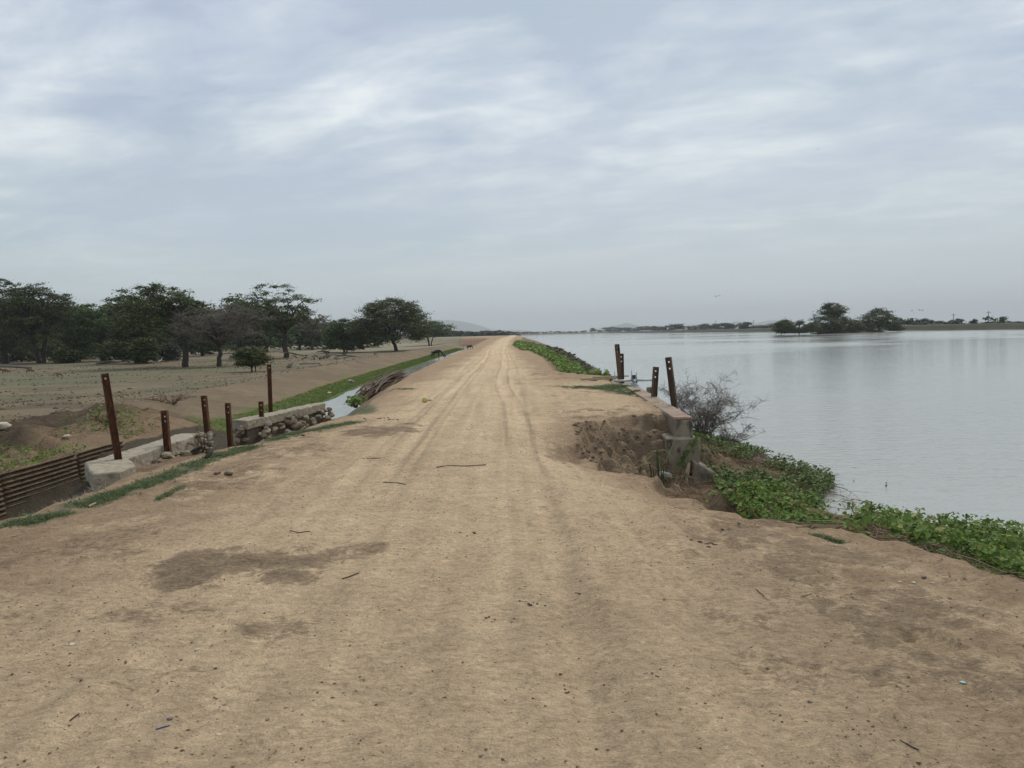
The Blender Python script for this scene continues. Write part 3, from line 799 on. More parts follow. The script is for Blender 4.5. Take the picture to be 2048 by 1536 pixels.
hw2 = thing('headwall', 'farther length of concrete headwall on a loose rubble face, reaching the canal water', 'headwall', (-6.7, 20.5, -1.0), 'canal headwalls')
inv2 = Vector(hw2.location)
rough_block('coping', loc_poly([(-7.32, 19.95), (-6.85, 19.75), (-6.42, 21.9), (-5.98, 24.55), (-6.33, 24.75), (-6.85, 22.2)], inv2), 0.30, TOP + 1.0, CONC_PALE, hw2, seed=8, amp=0.016)
rough_block('core', loc_poly([(-7.27, 20.0), (-6.90, 19.85), (-6.48, 21.9), (-6.05, 24.5), (-6.32, 24.65), (-6.83, 22.2)], inv2), -1.0, 0.31, MORTAR, hw2, seed=9, amp=0.02)
for k in range(125):
    t = random.random()
    y = 19.75 + 4.95 * t
    xf = np.interp(y, [19.75, 21.9, 24.6], [-6.83, -6.42, -5.96])
    dz = random.random() ** 0.8
    z = -0.60 - dz * np.interp(t, [0, 0.5, 1], [0.85, 0.72, 0.48])
    x = xf + 0.03 + dz * np.interp(t, [0, 0.5, 1], [0.20, 0.38, 0.25]) + random.uniform(-0.03, 0.05)
    put_stone(hw2, Vector((x, y, z)) - inv2, random.uniform(0.13, 0.26))
for k in range(14):       # end face towards the gap
    put_stone(hw2, Vector((random.uniform(-7.3, -6.85), 19.82 + random.uniform(-0.10, 0.02), random.uniform(-0.6, -1.3))) - inv2, random.uniform(0.14, 0.24))

# ------------------------------------------------------------------ corrugated retaining sheets across the ditch
sheet = thing('retaining_wall', 'dark corrugated iron retaining wall along the far side of the ditch', 'retaining wall', (-10.38, 14.0, -2.1))
def corrugated(y0, y1, z0, z1, lean=0.06):
    nz = 92
    zz = np.linspace(z0, z1, nz); yy_ = np.linspace(y0, y1, 14)
    V, F = [], []
    for j, y in enumerate(yy_):
        for z in zz:
            x = 0.030 * math.sin((z - z0) * 2 * math.pi / 0.098) - lean * (z - z0) + 0.03 * (mnoise.noise(Vector((y * 0.7, z * 1.3, 2))))
            V.append((x, y, z + 0.02 * mnoise.noise(Vector((y * 0.5, 3, 1)))))
    for j in range(len(yy_) - 1):
        for i in range(nz - 1):
            a = j * nz + i
            F.append((a, a + nz, a + nz + 1, a + 1))
    return V, F
for k, (a, b) in enumerate([(8.5, 11.95), (12.0, 15.45), (15.5, 18.2), (18.25, 20.4)]):
    V, F = corrugated(a - 14.0, b - 14.0, 0.0, 1.12)
    o = obj('panel', pyd('panel', V, F, [IRON], True), sheet)
    o.location.x = 0.0 + 0.025 * (k % 2)
    sd = o.modifiers.new('thick', 'SOLIDIFY'); sd.thickness = 0.012
for yv in (11.975,):
    V, F = box_arrays(-0.02, 0.085, yv - 14 - 0.035, yv - 14 + 0.035, 0.0, 1.15)
    obj('upright', pyd('upright', V, F, [IRON]), sheet)

# ------------------------------------------------------------------ steel posts
def plate(w, thick, hgt, holes, hw=0.017):
    """flat bar standing on z=0 with see-through bolt holes near its top"""
    xs_ = [-w / 2, -hw, hw, w / 2]
    zs = [0.0]
    for hz_ in sorted(holes): zs += [hz_ - hw, hz_ + hw]
    zs.append(hgt)
    V, F = [], []
    nxp, nzp = 4, len(zs)
    for s in (-thick / 2, thick / 2):
        for z in zs:
            for x in xs_: V.append((x, s, z))
    idx = lambda s, j, i: s * nxp * nzp + j * nxp + i
    solid = [[not (i == 1 and j % 2 == 1) for i in range(3)] for j in range(nzp - 1)]
    for j in range(nzp - 1):
        for i in range(3):
            if solid[j][i]:
                F.append((idx(0, j, i), idx(0, j, i + 1), idx(0, j + 1, i + 1), idx(0, j + 1, i)))
                F.append((idx(1, j, i + 1), idx(1, j, i), idx(1, j + 1, i), idx(1, j + 1, i + 1)))
            for (dj, di, q) in ((0, -1, 'l'), (0, 1, 'r'), (-1, 0, 'b'), (1, 0, 't')):
                jj, i2 = j + dj, i + di
                nb = 0 <= jj < nzp - 1 and 0 <= i2 < 3 and solid[jj][i2]
                if solid[j][i] and not nb:
                    e = {'l': ((j, i), (j + 1, i)), 'r': ((j + 1, i + 1), (j, i + 1)), 'b': ((j, i + 1), (j, i)), 't': ((j + 1, i), (j + 1, i + 1))}[q]
                    F.append((idx(0, *e[0]), idx(0, *e[1]), idx(1, *e[1]), idx(1, *e[0])))
    return V, F

def steel_post(base, hgt, lean, label, group, mat, w=0.115, rotz=0.0, holes=(0.10, 0.24), sink=0.35, fl=0.055):
    t = thing('steel_post', label, 'post', base, group)
    lx, ly = lean
    up = Vector((lx, ly, hgt)).normalized()
    q = Vector((0, 0, 1)).rotation_difference(up)
    t.rotation_mode = 'QUATERNION'
    from mathutils import Quaternion
    t.rotation_quaternion = q @ Quaternion((0, 0, 1), rotz)
    H = hgt + sink
    V, F = plate(w, 0.010, H, [H - x for x in holes])
    V = [(x, y, z - sink) for x, y, z in V]
    obj('web', pyd('web', V, F, [mat]), t)
    for s in (-1, 1):
        V, F = box_arrays(s * w / 2 - 0.006 * (1 + s) + 0.0, s * w / 2 + 0.006 * (1 - s), -fl, fl, -sink, hgt - 0.004 * (1 + s))
        V = [(x + 0.0015 * mnoise.noise(Vector((x * 9, y * 9, z * 5))), y, z + (0.012 * mnoise.noise(Vector((x * 40, y * 40, 3))) if z > 0 else 0)) for x, y, z in V]
        obj('flange', pyd('flange', V, F, [mat]), t)
    return t

gl_ = 'rusty posts along the canal headwalls'
b = py(236, 905, 13.6); steel_post((b.x, b.y, TOP - 0.01), 1.55, (-0.165, 0.0, )[0:2] if False else (-0.165, 0.02), 'tallest rusty steel post on the near headwall, leaning left', gl_, RUST, rotz=0.55, holes=(0.09,), w=0.12)
b = py(334, 881, 15.3); steel_post((b.x, b.y, TOP - 0.01), 0.71, (-0.02, 0.0), 'short rusty steel post on the near headwall beside the dry brush', gl_, RUST, rotz=0.1, holes=(0.12, 0.22))
b = py(418, 893, 18.2); steel_post((b.x, b.y, b.z), 1.22, (-0.06, 0.0), 'taller of two rusty posts in the gap between the headwalls', gl_, RUST, rotz=-0.05)
b = py(461, 889, 19.4); steel_post((b.x, b.y, b.z), 1.06, (-0.02, 0.0), 'shorter of two rusty posts in the gap, against the farther headwall', gl_, RUST, rotz=0.0)
b = py(523, 828, 20.6); steel_post((b.x, b.y, TOP - 0.01), 0.42, (0.0, 0.0), 'stub of a rusty post, shortest on the farther headwall', gl_, RUST, rotz=0.1)
b = py(541, 817, 21.9); steel_post((b.x, b.y, TOP - 0.01), 1.37, (0.015, 0.0), 'tall upright rusty post on the farther headwall', gl_, RUST, rotz=0.35, holes=(0.10,))
gr_ = 'weathered posts beside the sluice'
b = py(1241, 757, 24.3); steel_post((b.x, b.y, 0.0), 1.20, (-0.09, 0.05), 'tallest weathered post at the far end of the sluice wall', gr_, RUST2, rotz=0.5)
b = py(1243.5, 763, 23.2); steel_post((b.x, b.y, 0.0), 0.93, (0.0, 0.02), 'weathered post just in front of the tallest one beyond the sluice wheel', gr_, RUST2, rotz=0.3)
b = py(1308, 793, 18.2); steel_post((b.x, b.y, 0.0), 0.74, (0.06, 0.02), 'shortest weathered post by the water, leaning right beside the sluice wheel', gr_, RUST2, rotz=0.2)
b = py(1349, 807, 16.1); steel_post((b.x, b.y, 0.0), 1.04, (-0.12, 0.0), 'weathered post leaning left in front of the leafless shrub', gr_, RUST2, rotz=-0.45)

# ------------------------------------------------------------------ right-hand headwall with its brick top
hw3 = thing('headwall', 'grey concrete sluice headwall with a worn brick top, right of road', 'headwall', (3.05, 13.6, -1.1), 'canal headwalls')
i3 = Vector(hw3.location)
def wallx(y, w): return 3.06 + (y - 13.75) * 0.043 + w
rough_block('upper_wall', loc_poly([(wallx(13.75, -0.16), 13.75), (wallx(13.75, 0.17), 13.75), (wallx(25.2, 0.17), 25.2), (wallx(25.2, -0.16), 25.2)], i3), 0.72, 1.075, CONC_GREY, hw3, step=0.14, seed=13, amp=0.007)
y = 13.77
random.seed(5)
k = 0
while y < 24.9:            # courses of brick laid across the top, some still plastered
    ln = 0.112
    bx = wallx(y, 0) - i3.x
    V, F = box_arrays(-0.165, 0.170, 0.0, ln, 0.0, 0.055)
    V = [(vx + bx + random.uniform(-0.006, 0.006), vy + y - i3.y, vz + 1.077 + random.uniform(-0.004, 0.004)) for vx, vy, vz in V]
    br = obj('brick', pyd('brick', V, F, [BRICKM if k in (1, 2) or random.random() < 0.12 else PLASTER]), hw3)
    add_bevel(br, 0.008, 1)
    y += ln + 0.012; k += 1
rough_block('pier', loc_poly([(wallx(13.5, -0.33), 13.48), (wallx(13.5, 0.24), 13.48), (wallx(16, 0.24), 16.0), (wallx(16, -0.33), 16.0)], i3), -0.4, 0.78, CONC_GREY, hw3, seed=15, amp=0.010)
rough_block('footing', loc_poly([(wallx(13.3, 0.08), 13.32), (wallx(13.3, 0.56), 13.32), (wallx(16, 0.50), 16.5), (wallx(16, 0.20), 16.5)], i3), -0.5, [0.42, 0.12, 0.30, 0.50], CONC_GREY, hw3, seed=17, amp=0.008)
for q in range(4):         # ribbed imprint of the shuttering on the footing
    V, F = box_arrays(wallx(13.3, 0.09) - i3.x, wallx(13.3, 0.545) - i3.x, 13.265 - i3.y, 13.33 - i3.y, -0.42 + q * 0.135, -0.36 + q * 0.135)
    rb = obj('rib', pyd('rib', V, F, [CONC_GREY]), hw3); add_bevel(rb, 0.022, 3)
rough_block('plinth', loc_poly([(wallx(16, -0.2), 16.0), (wallx(16, 0.24), 16.0), (wallx(25.2, 0.24), 25.3), (wallx(25.2, -0.2), 25.3)], i3), -0.3, 0.73, CONC_GREY, hw3, step=0.22, seed=19, amp=0.015)

# ------------------------------------------------------------------ sluice wheel: four arms with upright handles on a screw
gw = thing('sluice_wheel', 'grey pipe wheel with upright handles on a black screw, by the water', 'valve wheel', (3.50, 22.0, 0.02), rotz=math.radians(-14))
V, F = box_arrays(-0.13, 0.13, -0.13, 0.13, -0.06, 0.045); add_bevel(obj('base_plate', pyd('base_plate', V, F, [GREYPAINT]), gw), 0.008)
tube_obj('pedestal', [([(0, 0, 0.04), (0, 0, 0.09), (0, 0, 0.10), (0, 0, 0.14)], [0.10, 0.10, 0.06, 0.05])], GREYPAINT, gw, 14)
tube_obj('hub', [([(0, 0, 0.125), (0, 0, 0.19), (0, 0, 0.195), (0, 0, 0.215)], [0.07, 0.07, 0.095, 0.095])], GREYPAINT, gw, 14)
tube_obj('screw', [([(0, 0, 0.2), (0, 0, 0.235), (0, 0, 0.24), (0, 0, 0.32)], [0.07, 0.07, 0.052, 0.052])], BLACKIRON, gw, 12)
for k in range(4):
    a = math.radians(12 + 90 * k)
    c_, s_ = math.cos(a), math.sin(a)
    ar = tube_obj('arm', [([(0.05 * c_, 0.05 * s_, 0.165), (0.58 * c_, 0.58 * s_, 0.165)], [0.033, 0.033])], GREYPAINT, gw, 10)
    tube_obj('handle', [([(0.55 * c_, 0.55 * s_, 0.17), (0.55 * c_, 0.55 * s_, 0.43)], [0.017, 0.017])], GREYPAINT, ar, 8)
    tube_obj('bore_shade', [([(0.575 * c_, 0.575 * s_, 0.165), (0.583 * c_, 0.583 * s_, 0.165)], [0.024, 0.024])], BLACKIRON, ar, 8)  # black disc on the arm end stands in for the shaded pipe inside
# short concrete blocks beside the wheel and the slab at the far end of the wall
b = thing('concrete_block', 'small dark concrete block on the wall edge right of the sluice wheel', 'block', (3.70, 20.6, -0.05))
rough_block('body', [(-0.09, -0.10), (0.09, -0.10), (0.08, 0.1), (-0.08, 0.1)], -0.1, 0.14, CONC_GREY, b, seed=23)
p_ = thing('timber_plank', 'pale plank lying at the foot of the far pair of posts', 'plank', (3.05, 25.6, 0.05), rotz=0.12)
V, F = box_arrays(-0.75, 0.55, -0.12, 0.12, -0.03, 0.03); add_bevel(obj('board', pyd('board', V, F, [WOOD_PALE]), p_), 0.01)
V, F = box_arrays(-0.35, 0.85, -0.07, 0.07, 0.032, 0.075); add_bevel(obj('cross_board', pyd('cross_board', V, F, [WOOD_PALE]), p_), 0.01)

# ================================================================== trees
LEAF_DARK = leaf_mat('leaf_dark_olive', [(0.0, (0.033, 0.046, 0.015)), (0.55, (0.073, 0.098, 0.031)), (1.0, (0.144, 0.173, 0.062))], trans=0.2, spec=0.15)
LEAF_MID = leaf_mat('leaf_olive', [(0.0, (0.040, 0.054, 0.019)), (0.55, (0.088, 0.112, 0.037)), (1.0, (0.163, 0.188, 0.069))], trans=0.2, spec=0.15)
LEAF_GREEN = leaf_mat('leaf_green', [(0.0, (0.035, 0.062, 0.018)), (0.55, (0.070, 0.120, 0.033)), (1.0, (0.131, 0.194, 0.056))], trans=0.2, spec=0.15)
LEAF_GREY = leaf_mat('leaf_greyish', [(0.0, (0.050, 0.048, 0.038)), (0.55, (0.085, 0.080, 0.062)), (1.0, (0.135, 0.125, 0.095))], trans=0.1, spec=0.1)
LEAF_YELL = leaf_mat('leaf_yellow_green', [(0.0, (0.060, 0.072, 0.020)), (0.55, (0.105, 0.120, 0.035)), (1.0, (0.160, 0.170, 0.060))], trans=0.2, spec=0.15)
LEAF_FAR = leaf_mat('leaf_distant', [(0.0, (0.022, 0.030, 0.016)), (0.6, (0.045, 0.056, 0.030)), (1.0, (0.080, 0.090, 0.048))], trans=0.1, spec=0.1)

def unit(v): return v / (np.linalg.norm(v, axis=-1, keepdims=True) + 1e-9)

def leaf_quads(C, size, flat=0.55, droop=0.0, aspect=0.5, r=None):
    """C (n,3) leaf centres; rhombic blades, tilted at random (flat=1 lies level)"""
    r = r or rng
    n = len(C)
    a = r.uniform(0, 2 * np.pi, n)
    A = np.stack([np.cos(a), np.sin(a), r.normal(0, 1 - flat, n) - droop], -1); A = unit(A)
    Nn = np.stack([r.normal(0, 1 - flat, n), r.normal(0, 1 - flat, n), np.ones(n)], -1)
    B = unit(np.cross(Nn, A))
    s = (size * r.uniform(0.6, 1.4, n))[:, None]
    V = np.stack([C - A * s * 0.5, C + B * s * aspect * 0.5, C + A * s * 0.5, C - B * s * aspect * 0.5], 1).reshape(-1, 3)
    F = np.arange(4 * n).reshape(n, 4)
    return V, F

def bez(p0, p1, p2, n=6):
    t = np.linspace(0, 1, n)[:, None]
    return (1 - t) ** 2 * np.asarray(p0) + 2 * t * (1 - t) * np.asarray(p1) + t ** 2 * np.asarray(p2)

def crooked(P, amp, r):
    P = P.copy(); L_ = np.linalg.norm(P[-1] - P[0])
    P[1:-1] += r.normal(0, amp * L_, P[1:-1].shape)
    return P

def broad_tree(name, label, base, height, spread, leafmat, bark=None, trunk_h=0.28, limbs=7, pads=9, pad_leaves=85, pad_r=None, leaf=0.36, seed=1,
               low=0.35, lean=(0, 0), stems=1, squash=0.75, bare=False, group=None, off=(0, 0), trunk_r=None, fill=0, twigs=True):
    """an umbrella-crowned thorn tree: forked trunk, arching limbs, level pads of fine foliage"""
    r = np.random.default_rng(seed)
    t = thing(name, label, 'tree' if 'tree' in name else 'shrub', base, group)
    H, S = height * 1.14, spread
    pad_r = pad_r or max(0.8, 0.185 * S)
    tr = trunk_r or 0.030 * H
    wood, tw = [], []
    tips = []
    for st in range(stems):
        sa = 2 * np.pi * st / max(stems, 1) + r.uniform(0, 1)
        o = np.array([0.0, 0, -0.25]) + (0 if stems == 1 else 0.35) * np.array([np.cos(sa), np.sin(sa) , 0])
        k = (0 if stems == 1 else 0.16 * S) * np.array([np.cos(sa), np.sin(sa), 0])
        fork = np.array([lean[0], lean[1], 0]) + k + np.array([0, 0, trunk_h * H * r.uniform(0.85, 1.15)])
        P = crooked(bez(o, o * 0.5 + np.array([0, 0, trunk_h * H * 0.5]) + fork * [0.2, 0.2, 0], fork, 7), 0.025, r)
        wood.append((P, np.linspace(tr * 1.25, tr * 0.85, 7) * (1 if stems == 1 else 0.72)))
        nl = max(3, limbs // stems)
        for i in range(nl):
            a = sa + 2 * np.pi * (i + r.uniform(-0.3, 0.3)) / nl
            q = np.sqrt(r.uniform(0.18, 1.0))
            tip = np.array([off[0] + lean[0] + np.cos(a) * S * q, off[1] + lean[1] + np.sin(a) * S * q, H * (1 - (1 - low) * 0.62 * q ** 2) * r.uniform(0.82, 1.0)])
            mid = fork + (tip - fork) * [0.35, 0.35, 0.72]
            P = crooked(bez(fork, mid, tip, 8), 0.022, r)
            wood.append((P, np.linspace(tr * 0.62, tr * 0.13, 8)))
            for j in range(pads):
                f = r.uniform(0.42, 1.0)
                b0 = P[min(7, int(f * 7))]
                aa = r.uniform(0, 2 * np.pi); rr = S * r.uniform(0.10, 0.42)
                e = b0 + np.array([np.cos(aa) * rr, np.sin(aa) * rr, r.normal(0.03, 0.07) * H])
                e[2] = np.clip(e[2] - 0.25 * H * r.uniform(0, 1) ** 2 * (1.2 - low), low * H, H * (1.0 - 0.30 * (np.hypot(e[0] - lean[0] - off[0], e[1] - lean[1] - off[1]) / S) ** 2))
                Q = crooked(bez(b0, (b0 + e) / 2 + [0, 0, 0.04 * H], e, 5), 0.03, r)
                wood.append((Q, np.linspace(tr * 0.20, tr * 0.05, 5)))
                tips.append(e)
    for i in range(fill):                         # foliage through the whole dome, thickest near its skin
        a = r.uniform(0, 2 * np.pi); el = r.uniform(-0.25, 1.0); q = r.uniform(0.35, 1.0) ** 0.5
        ce = np.sqrt(max(0.0, 1 - el * el)) if el > 0 else 1.0 - 0.3 * abs(el)
        z = low + (0.93 - low) * max(0.0, 0.25 + 0.75 * el) * (0.6 + 0.4 * q)
        tips.append(np.array([off[0] + lean[0] + np.cos(a) * S * q * ce, off[1] + lean[1] + np.sin(a) * S * q * ce, z * H]))
    tips = np.array(tips)
    obj('trunk', mesh_np('trunk', *tubes_np(wood, 6), [bark or WOOD_DARK], True), t)
    if bare or twigs:
        lines = []
        nt = 26 if bare else 3
        for e in tips:
            for k in range(nt):
                a = r.uniform(0, 2 * np.pi); ln = pad_r * r.uniform(0.6, 1.7)
                d_ = np.array([np.cos(a) * ln, np.sin(a) * ln, r.normal(0.15, 0.35) * ln])
                s0 = e - d_ * 0.15
                lines.append((np.array([s0, s0 + d_ * 0.5 + r.normal(0, 0.06 * ln, 3), s0 + d_ + r.normal(0, 0.08 * ln, 3)]), [0.026, 0.019, 0.010] if bare else [0.03, 0.02, 0.01]))
        set_tag(obj('twigs', mesh_np('twigs', *tubes_np(lines, 3), [TWIGM if bare else (bark or WOOD_DARK)], True), t), kind='stuff')
    if pad_leaves:
        C = []
        for e in tips:
            n = int(pad_leaves * r.uniform(0.6, 1.4)); pr = pad_r * r.uniform(0.65, 1.35)
            q = r.normal(0, 0.45, (n, 3)) * [pr, pr, pr * 0.26]
            tilt = r.normal(0, 0.16, 2)
            q[:, 2] += q[:, 0] * tilt[0] + q[:, 1] * tilt[1] - 0.10 * (q[:, 0] ** 2 + q[:, 1] ** 2) / pr
            C.append(e + q)
        C = np.concatenate(C)
        C[:, 2] = np.maximum(C[:, 2], 0.12)
        V, F = leaf_quads(C, leaf, 0.5, 0.05, 0.5, r)
        set_tag(obj('crown', mesh_np('crown', V, F, [leafmat]), t), kind='stuff')
    return t

def tree_at(u, v, ground_z=None, Y=None):
    if Y is not None:
        p = py(u, v, Y); return (p.x, p.y, h(p.x, p.y))
    p = on_land(u, v, 20, 420) if ground_z is None else pz(u, v, ground_z)
    return (p.x, p.y, h(p.x, p.y))
PXM = lambda Y: Y / FPX          # metres per picture pixel at distance Y

# --- the near wood, left of the canal: (kind by kind, from the left)
b = tree_at(10, 727); Yb = b[1]; m_ = PXM(Yb)
broad_tree('thorn_tree', 'dark dense thorn tree cut off by the left edge of the picture', b, 162 * m_, 62 * m_, LEAF_DARK, seed=11, limbs=9, pads=9, low=0.12, fill=150, group='thorn trees of the left wood', pad_leaves=95)
b = tree_at(82, 726); m_ = PXM(b[1])
broad_tree('thorn_tree', 'broad dark thorn tree behind the grazing goats', b, 148 * m_, 82 * m_, LEAF_DARK, seed=12, limbs=10, pads=9, low=0.12, fill=190, stems=2, group='thorn trees of the left wood', pad_leaves=95)
b = tree_at(205, 722); m_ = PXM(b[1])
broad_tree('thorn_tree', 'lower rounded dark tree between the goats’ tree and the tall umbrella tree'.replace('’', ''), b, 112 * m_, 62 * m_, LEAF_GREEN, seed=13, limbs=8, pads=8, low=0.08, fill=160, group='thorn trees of the left wood')
b = tree_at(372, 734); m_ = PXM(b[1])
broad_tree('thorn_tree', 'tall umbrella tree with two separate tops above the tallest post', b, 163 * m_, 105 * m_, LEAF_MID, seed=24, limbs=10, pads=10, low=0.40, off=(-4.0, 2), fill=60, group='thorn trees of the left wood', pad_leaves=85, trunk_h=0.30)
b = tree_at(275, 726); m_ = PXM(b[1])
broad_tree('thorn_tree', 'dark shaded tree with a thick low crown left of the umbrella tree', b, 128 * m_, 55 * m_, LEAF_DARK, seed=25, limbs=8, pads=8, low=0.06, fill=140, group='thorn trees of the left wood')
b = tree_at(440, 733); m_ = PXM(b[1])
broad_tree('thorn_tree', 'leafless grey tree with a forked trunk and a wide haze of twigs', b, 128 * m_, 92 * m_, LEAF_GREY, seed=15, limbs=10, pads=10, low=0.38, bare=True, group='thorn trees of the left wood', pad_leaves=14, leaf=0.2, trunk_h=0.26, pad_r=1.3)
b = tree_at(572, 716); m_ = PXM(b[1])
broad_tree('thorn_tree', 'flat-topped umbrella tree with open tiers right of the leafless tree', b, 142 * m_, 78 * m_, LEAF_MID, seed=16, limbs=10, pads=8, low=0.42, fill=45, group='thorn trees of the left wood', pad_leaves=90, off=(-1.5, 0), trunk_h=0.3)
b = tree_at(625, 700); m_ = PXM(b[1])
broad_tree('thorn_tree', 'grey half-bare tree behind the flat-topped umbrella tree', b, 82 * m_, 48 * m_, LEAF_GREY, seed=17, limbs=7, pads=8, low=0.3, bare=True, group='thorn trees of the left wood', pad_leaves=30, leaf=0.3)
b = tree_at(690, 705); m_ = PXM(b[1])
broad_tree('thorn_shrub', 'dense rounded green thicket left of the spreading canal-side tree', b, 62 * m_, 44 * m_, LEAF_GREEN, seed=18, limbs=9, pads=7, low=0.05, fill=200, stems=3, trunk_h=0.2, squash=1, group='thickets by the left wood', pad_leaves=90)
b = tree_at(793, 702); m_ = PXM(b[1])
broad_tree('thorn_tree', 'large spreading green tree with a leaning trunk beside the canal', b, 100 * m_, 80 * m_, LEAF_MID, seed=29, limbs=12, pads=11, low=0.13, fill=330, group='thorn trees of the left wood', pad_leaves=95, lean=(-1.0, 0), trunk_h=0.24, pad_r=1.5)
b = tree_at(860, 691); m_ = PXM(b[1])
broad_tree('thorn_tree', 'low sprawling tree with bent bare trunks right of the spreading tree', b, 46 * m_, 46 * m_, LEAF_GREEN, seed=20, limbs=9, pads=8, low=0.42, stems=3, trunk_h=0.3, group='thorn trees of the left wood', pad_leaves=95, pad_r=1.7, leaf=0.45, fill=60)
b = tree_at(505, 744); m_ = PXM(b[1])
broad_tree('thorn_shrub', 'small bushy green shrub on the bank behind the tall upright post', b, 46 * m_, 38 * m_, LEAF_YELL, seed=22, limbs=9, pads=7, low=0.3, fill=50, stems=3, trunk_h=0.15, group='thickets by the left wood', pad_leaves=70, leaf=0.22, pad_r=0.6)
# --- deeper wood: trees nothing in the picture tells apart
r_ = np.random.default_rng(5)
for k, (u, v, hp, sp) in enumerate([(45, 716, 118, 60), (130, 714, 105, 58), (165, 711, 100, 50), (240, 712, 110, 55), (320, 712, 112, 55), (405, 712, 95, 55), (480, 706, 110, 60),
                                    (535, 704, 92, 50), (600, 700, 72, 40), (655, 697, 50, 34), (735, 695, 52, 34), (-40, 718, 130, 60), (520, 699, 60, 40), (430, 699, 64, 42), (350, 700, 72, 44), (215, 702, 80, 50), (90, 703, 84, 50), (0, 704, 90, 50)]):
    b = tree_at(u, v); m_ = PXM(b[1])
    broad_tree('thorn_tree', 'dark green tree in the depth of the wood on the left', b, hp * m_, sp * m_, (LEAF_DARK, LEAF_GREEN, LEAF_DARK)[k % 3], seed=40 + k, limbs=7, pads=6, low=0.06, fill=120,
               pad_leaves=46, leaf=0.055 * b[1] ** 0.5, pad_r=1.9, group='trees deep in the left wood', twigs=False)
# the far wood behind them, one dark mass
r_ = np.random.default_rng(66)
C = []
for k in range(230):
    Y = r_.uniform(235, 330); u = r_.uniform(-140, 640 if k % 3 else 700)
    p = py(u, 690, Y); top = np.interp(u, [-140, 0, 180, 260, 420, 560, 640, 700], [15, 14, 12, 13.5, 14, 12.5, 8.5, 6]) * r_.uniform(0.75, 1.1)
    for j in range(5):
        c0 = np.array([p.x, p.y, -1.5]) + [r_.normal(0, 3.5), r_.normal(0, 3.5), top * r_.uniform(0.05, 1.0)]
        C.append(c0 + r_.normal(0, 1, (16, 3)) * [1.7, 1.7, 0.8])
C = np.concatenate(C); C[:, 2] = np.maximum(C[:, 2], -1.4)
set_tag(obj('far_wood', mesh_np('far_wood', *leaf_quads(C, 1.15, 0.4, 0, 0.6, r_), [LEAF_DARK])), 'dark far wood closing the view behind the trees on the left', kind='stuff')
# scrub under the far-left trees
for k, (u, v, hp, sp) in enumerate([(-20, 727, 40, 30), (38, 724, 36, 32), (100, 720, 40, 34), (135, 726, 30, 26), (180, 718, 42, 34), (235, 724, 40, 30), (265, 716, 44, 34), (405, 709, 34, 30), (330, 711, 36, 32), (490, 704, 40, 32)]):
    b = tree_at(u, v); m_ = PXM(b[1])
    broad_tree('thorn_shrub', 'dark low scrub filling the shade under the left wood', b, hp * m_, sp * m_, LEAF_DARK, seed=170 + k, limbs=6, pads=5, low=0.03, fill=70, stems=2, trunk_h=0.12, group='scrub in the shade of the left wood', pad_leaves=50, leaf=0.5, twigs=False)
# a dark low thicket closing the view under the trees
for k, (u, v, hp, sp) in enumerate([(290, 727, 50, 24), (335, 722, 34, 20), (150, 722, 36, 30)]):
    b = tree_at(u, v); m_ = PXM(b[1])
    broad_tree('thorn_shrub', ('dark leafy undergrowth at the foot of the shaded tree', 'brownish low bush right of the shaded undergrowth', 'low dark brush beneath the rounded dark tree')[k], b, hp * m_, sp * m_, (LEAF_DARK, LEAF_GREY, LEAF_DARK)[k],
               seed=70 + k, limbs=7, pads=6, low=0.05, fill=50, stems=3, trunk_h=0.12, group='thickets by the left wood', pad_leaves=70, pad_r=0.9)

# --- distant trees: five shapes, one mesh each, copied
def far_tree_mesh(seed, spread=0.55, low=0.25, n=900):
    r = np.random.default_rng(seed)
    tips = []
    for i in range(16):
        a = r.uniform(0, 6.28); q = np.sqrt(r.uniform(0, 1)); z = r.uniform(low, 1.0)
        z = min(z, 1.0 - 0.35 * q * q)
        tips.append((np.cos(a) * spread * q, np.sin(a) * spread * q, z))
    tips = np.array(tips)
    C = tips[r.integers(0, 16, n)] + r.normal(0, 1, (n, 3)) * [0.16, 0.16, 0.075]
    C[:, 2] = np.clip(C[:, 2], low * 0.5, 1.0)
    V1, F1 = leaf_quads(C, 0.17, 0.45, 0, 0.7, r)
    lines = [(bez((0, 0, -0.1), (0.02, 0, 0.2), (0.0, 0, 0.45), 4), [0.045, 0.035, 0.03, 0.025])] + [(bez((0, 0, 0.35), t_ * [0.5, 0.5, 0.8], t_, 4), [0.022, 0.015, 0.01, 0.006]) for t_ in tips[:8]]
    V2, F2 = tubes_np(lines, 4)
    return mesh_np('distant_tree', np.concatenate([V1, V2]), np.concatenate([F1, F2 + len(V1)]), [LEAF_FAR, WOOD_DARK], midx=[0] * len(F1) + [1] * len(F2))
FARM = [far_tree_mesh(200 + k, (0.55, 0.75, 0.5, 0.9, 0.65, 0.8)[k], (0.12, 0.15, 0.05, 0.08, 0.3, 0.05)[k]) for k in range(6)]
def far_tree(u, top_v, Y, label, group, k=None, wide=1.0, name='distant_tree'):
    p = py(u, top_v, Y)
    gz = float(macro(np.array([p.x]), np.array([p.y]))[0][0])
    hh = max(p.z - gz, 1.5)
    o = bpy.data.objects.new(name, FARM[k if k is not None else random.randrange(6)])
    o.location = (p.x, p.y, gz); o.scale = (hh * wide * 1.35, hh * wide * 1.35, hh); o.rotation_euler = (0, 0, random.uniform(0, 6.28))
    return set_tag(link(o), label, 'tree', group)
random.seed(9)
LG, RG = 'far trees behind the bend of the dike', 'far trees beyond the reservoir bank'
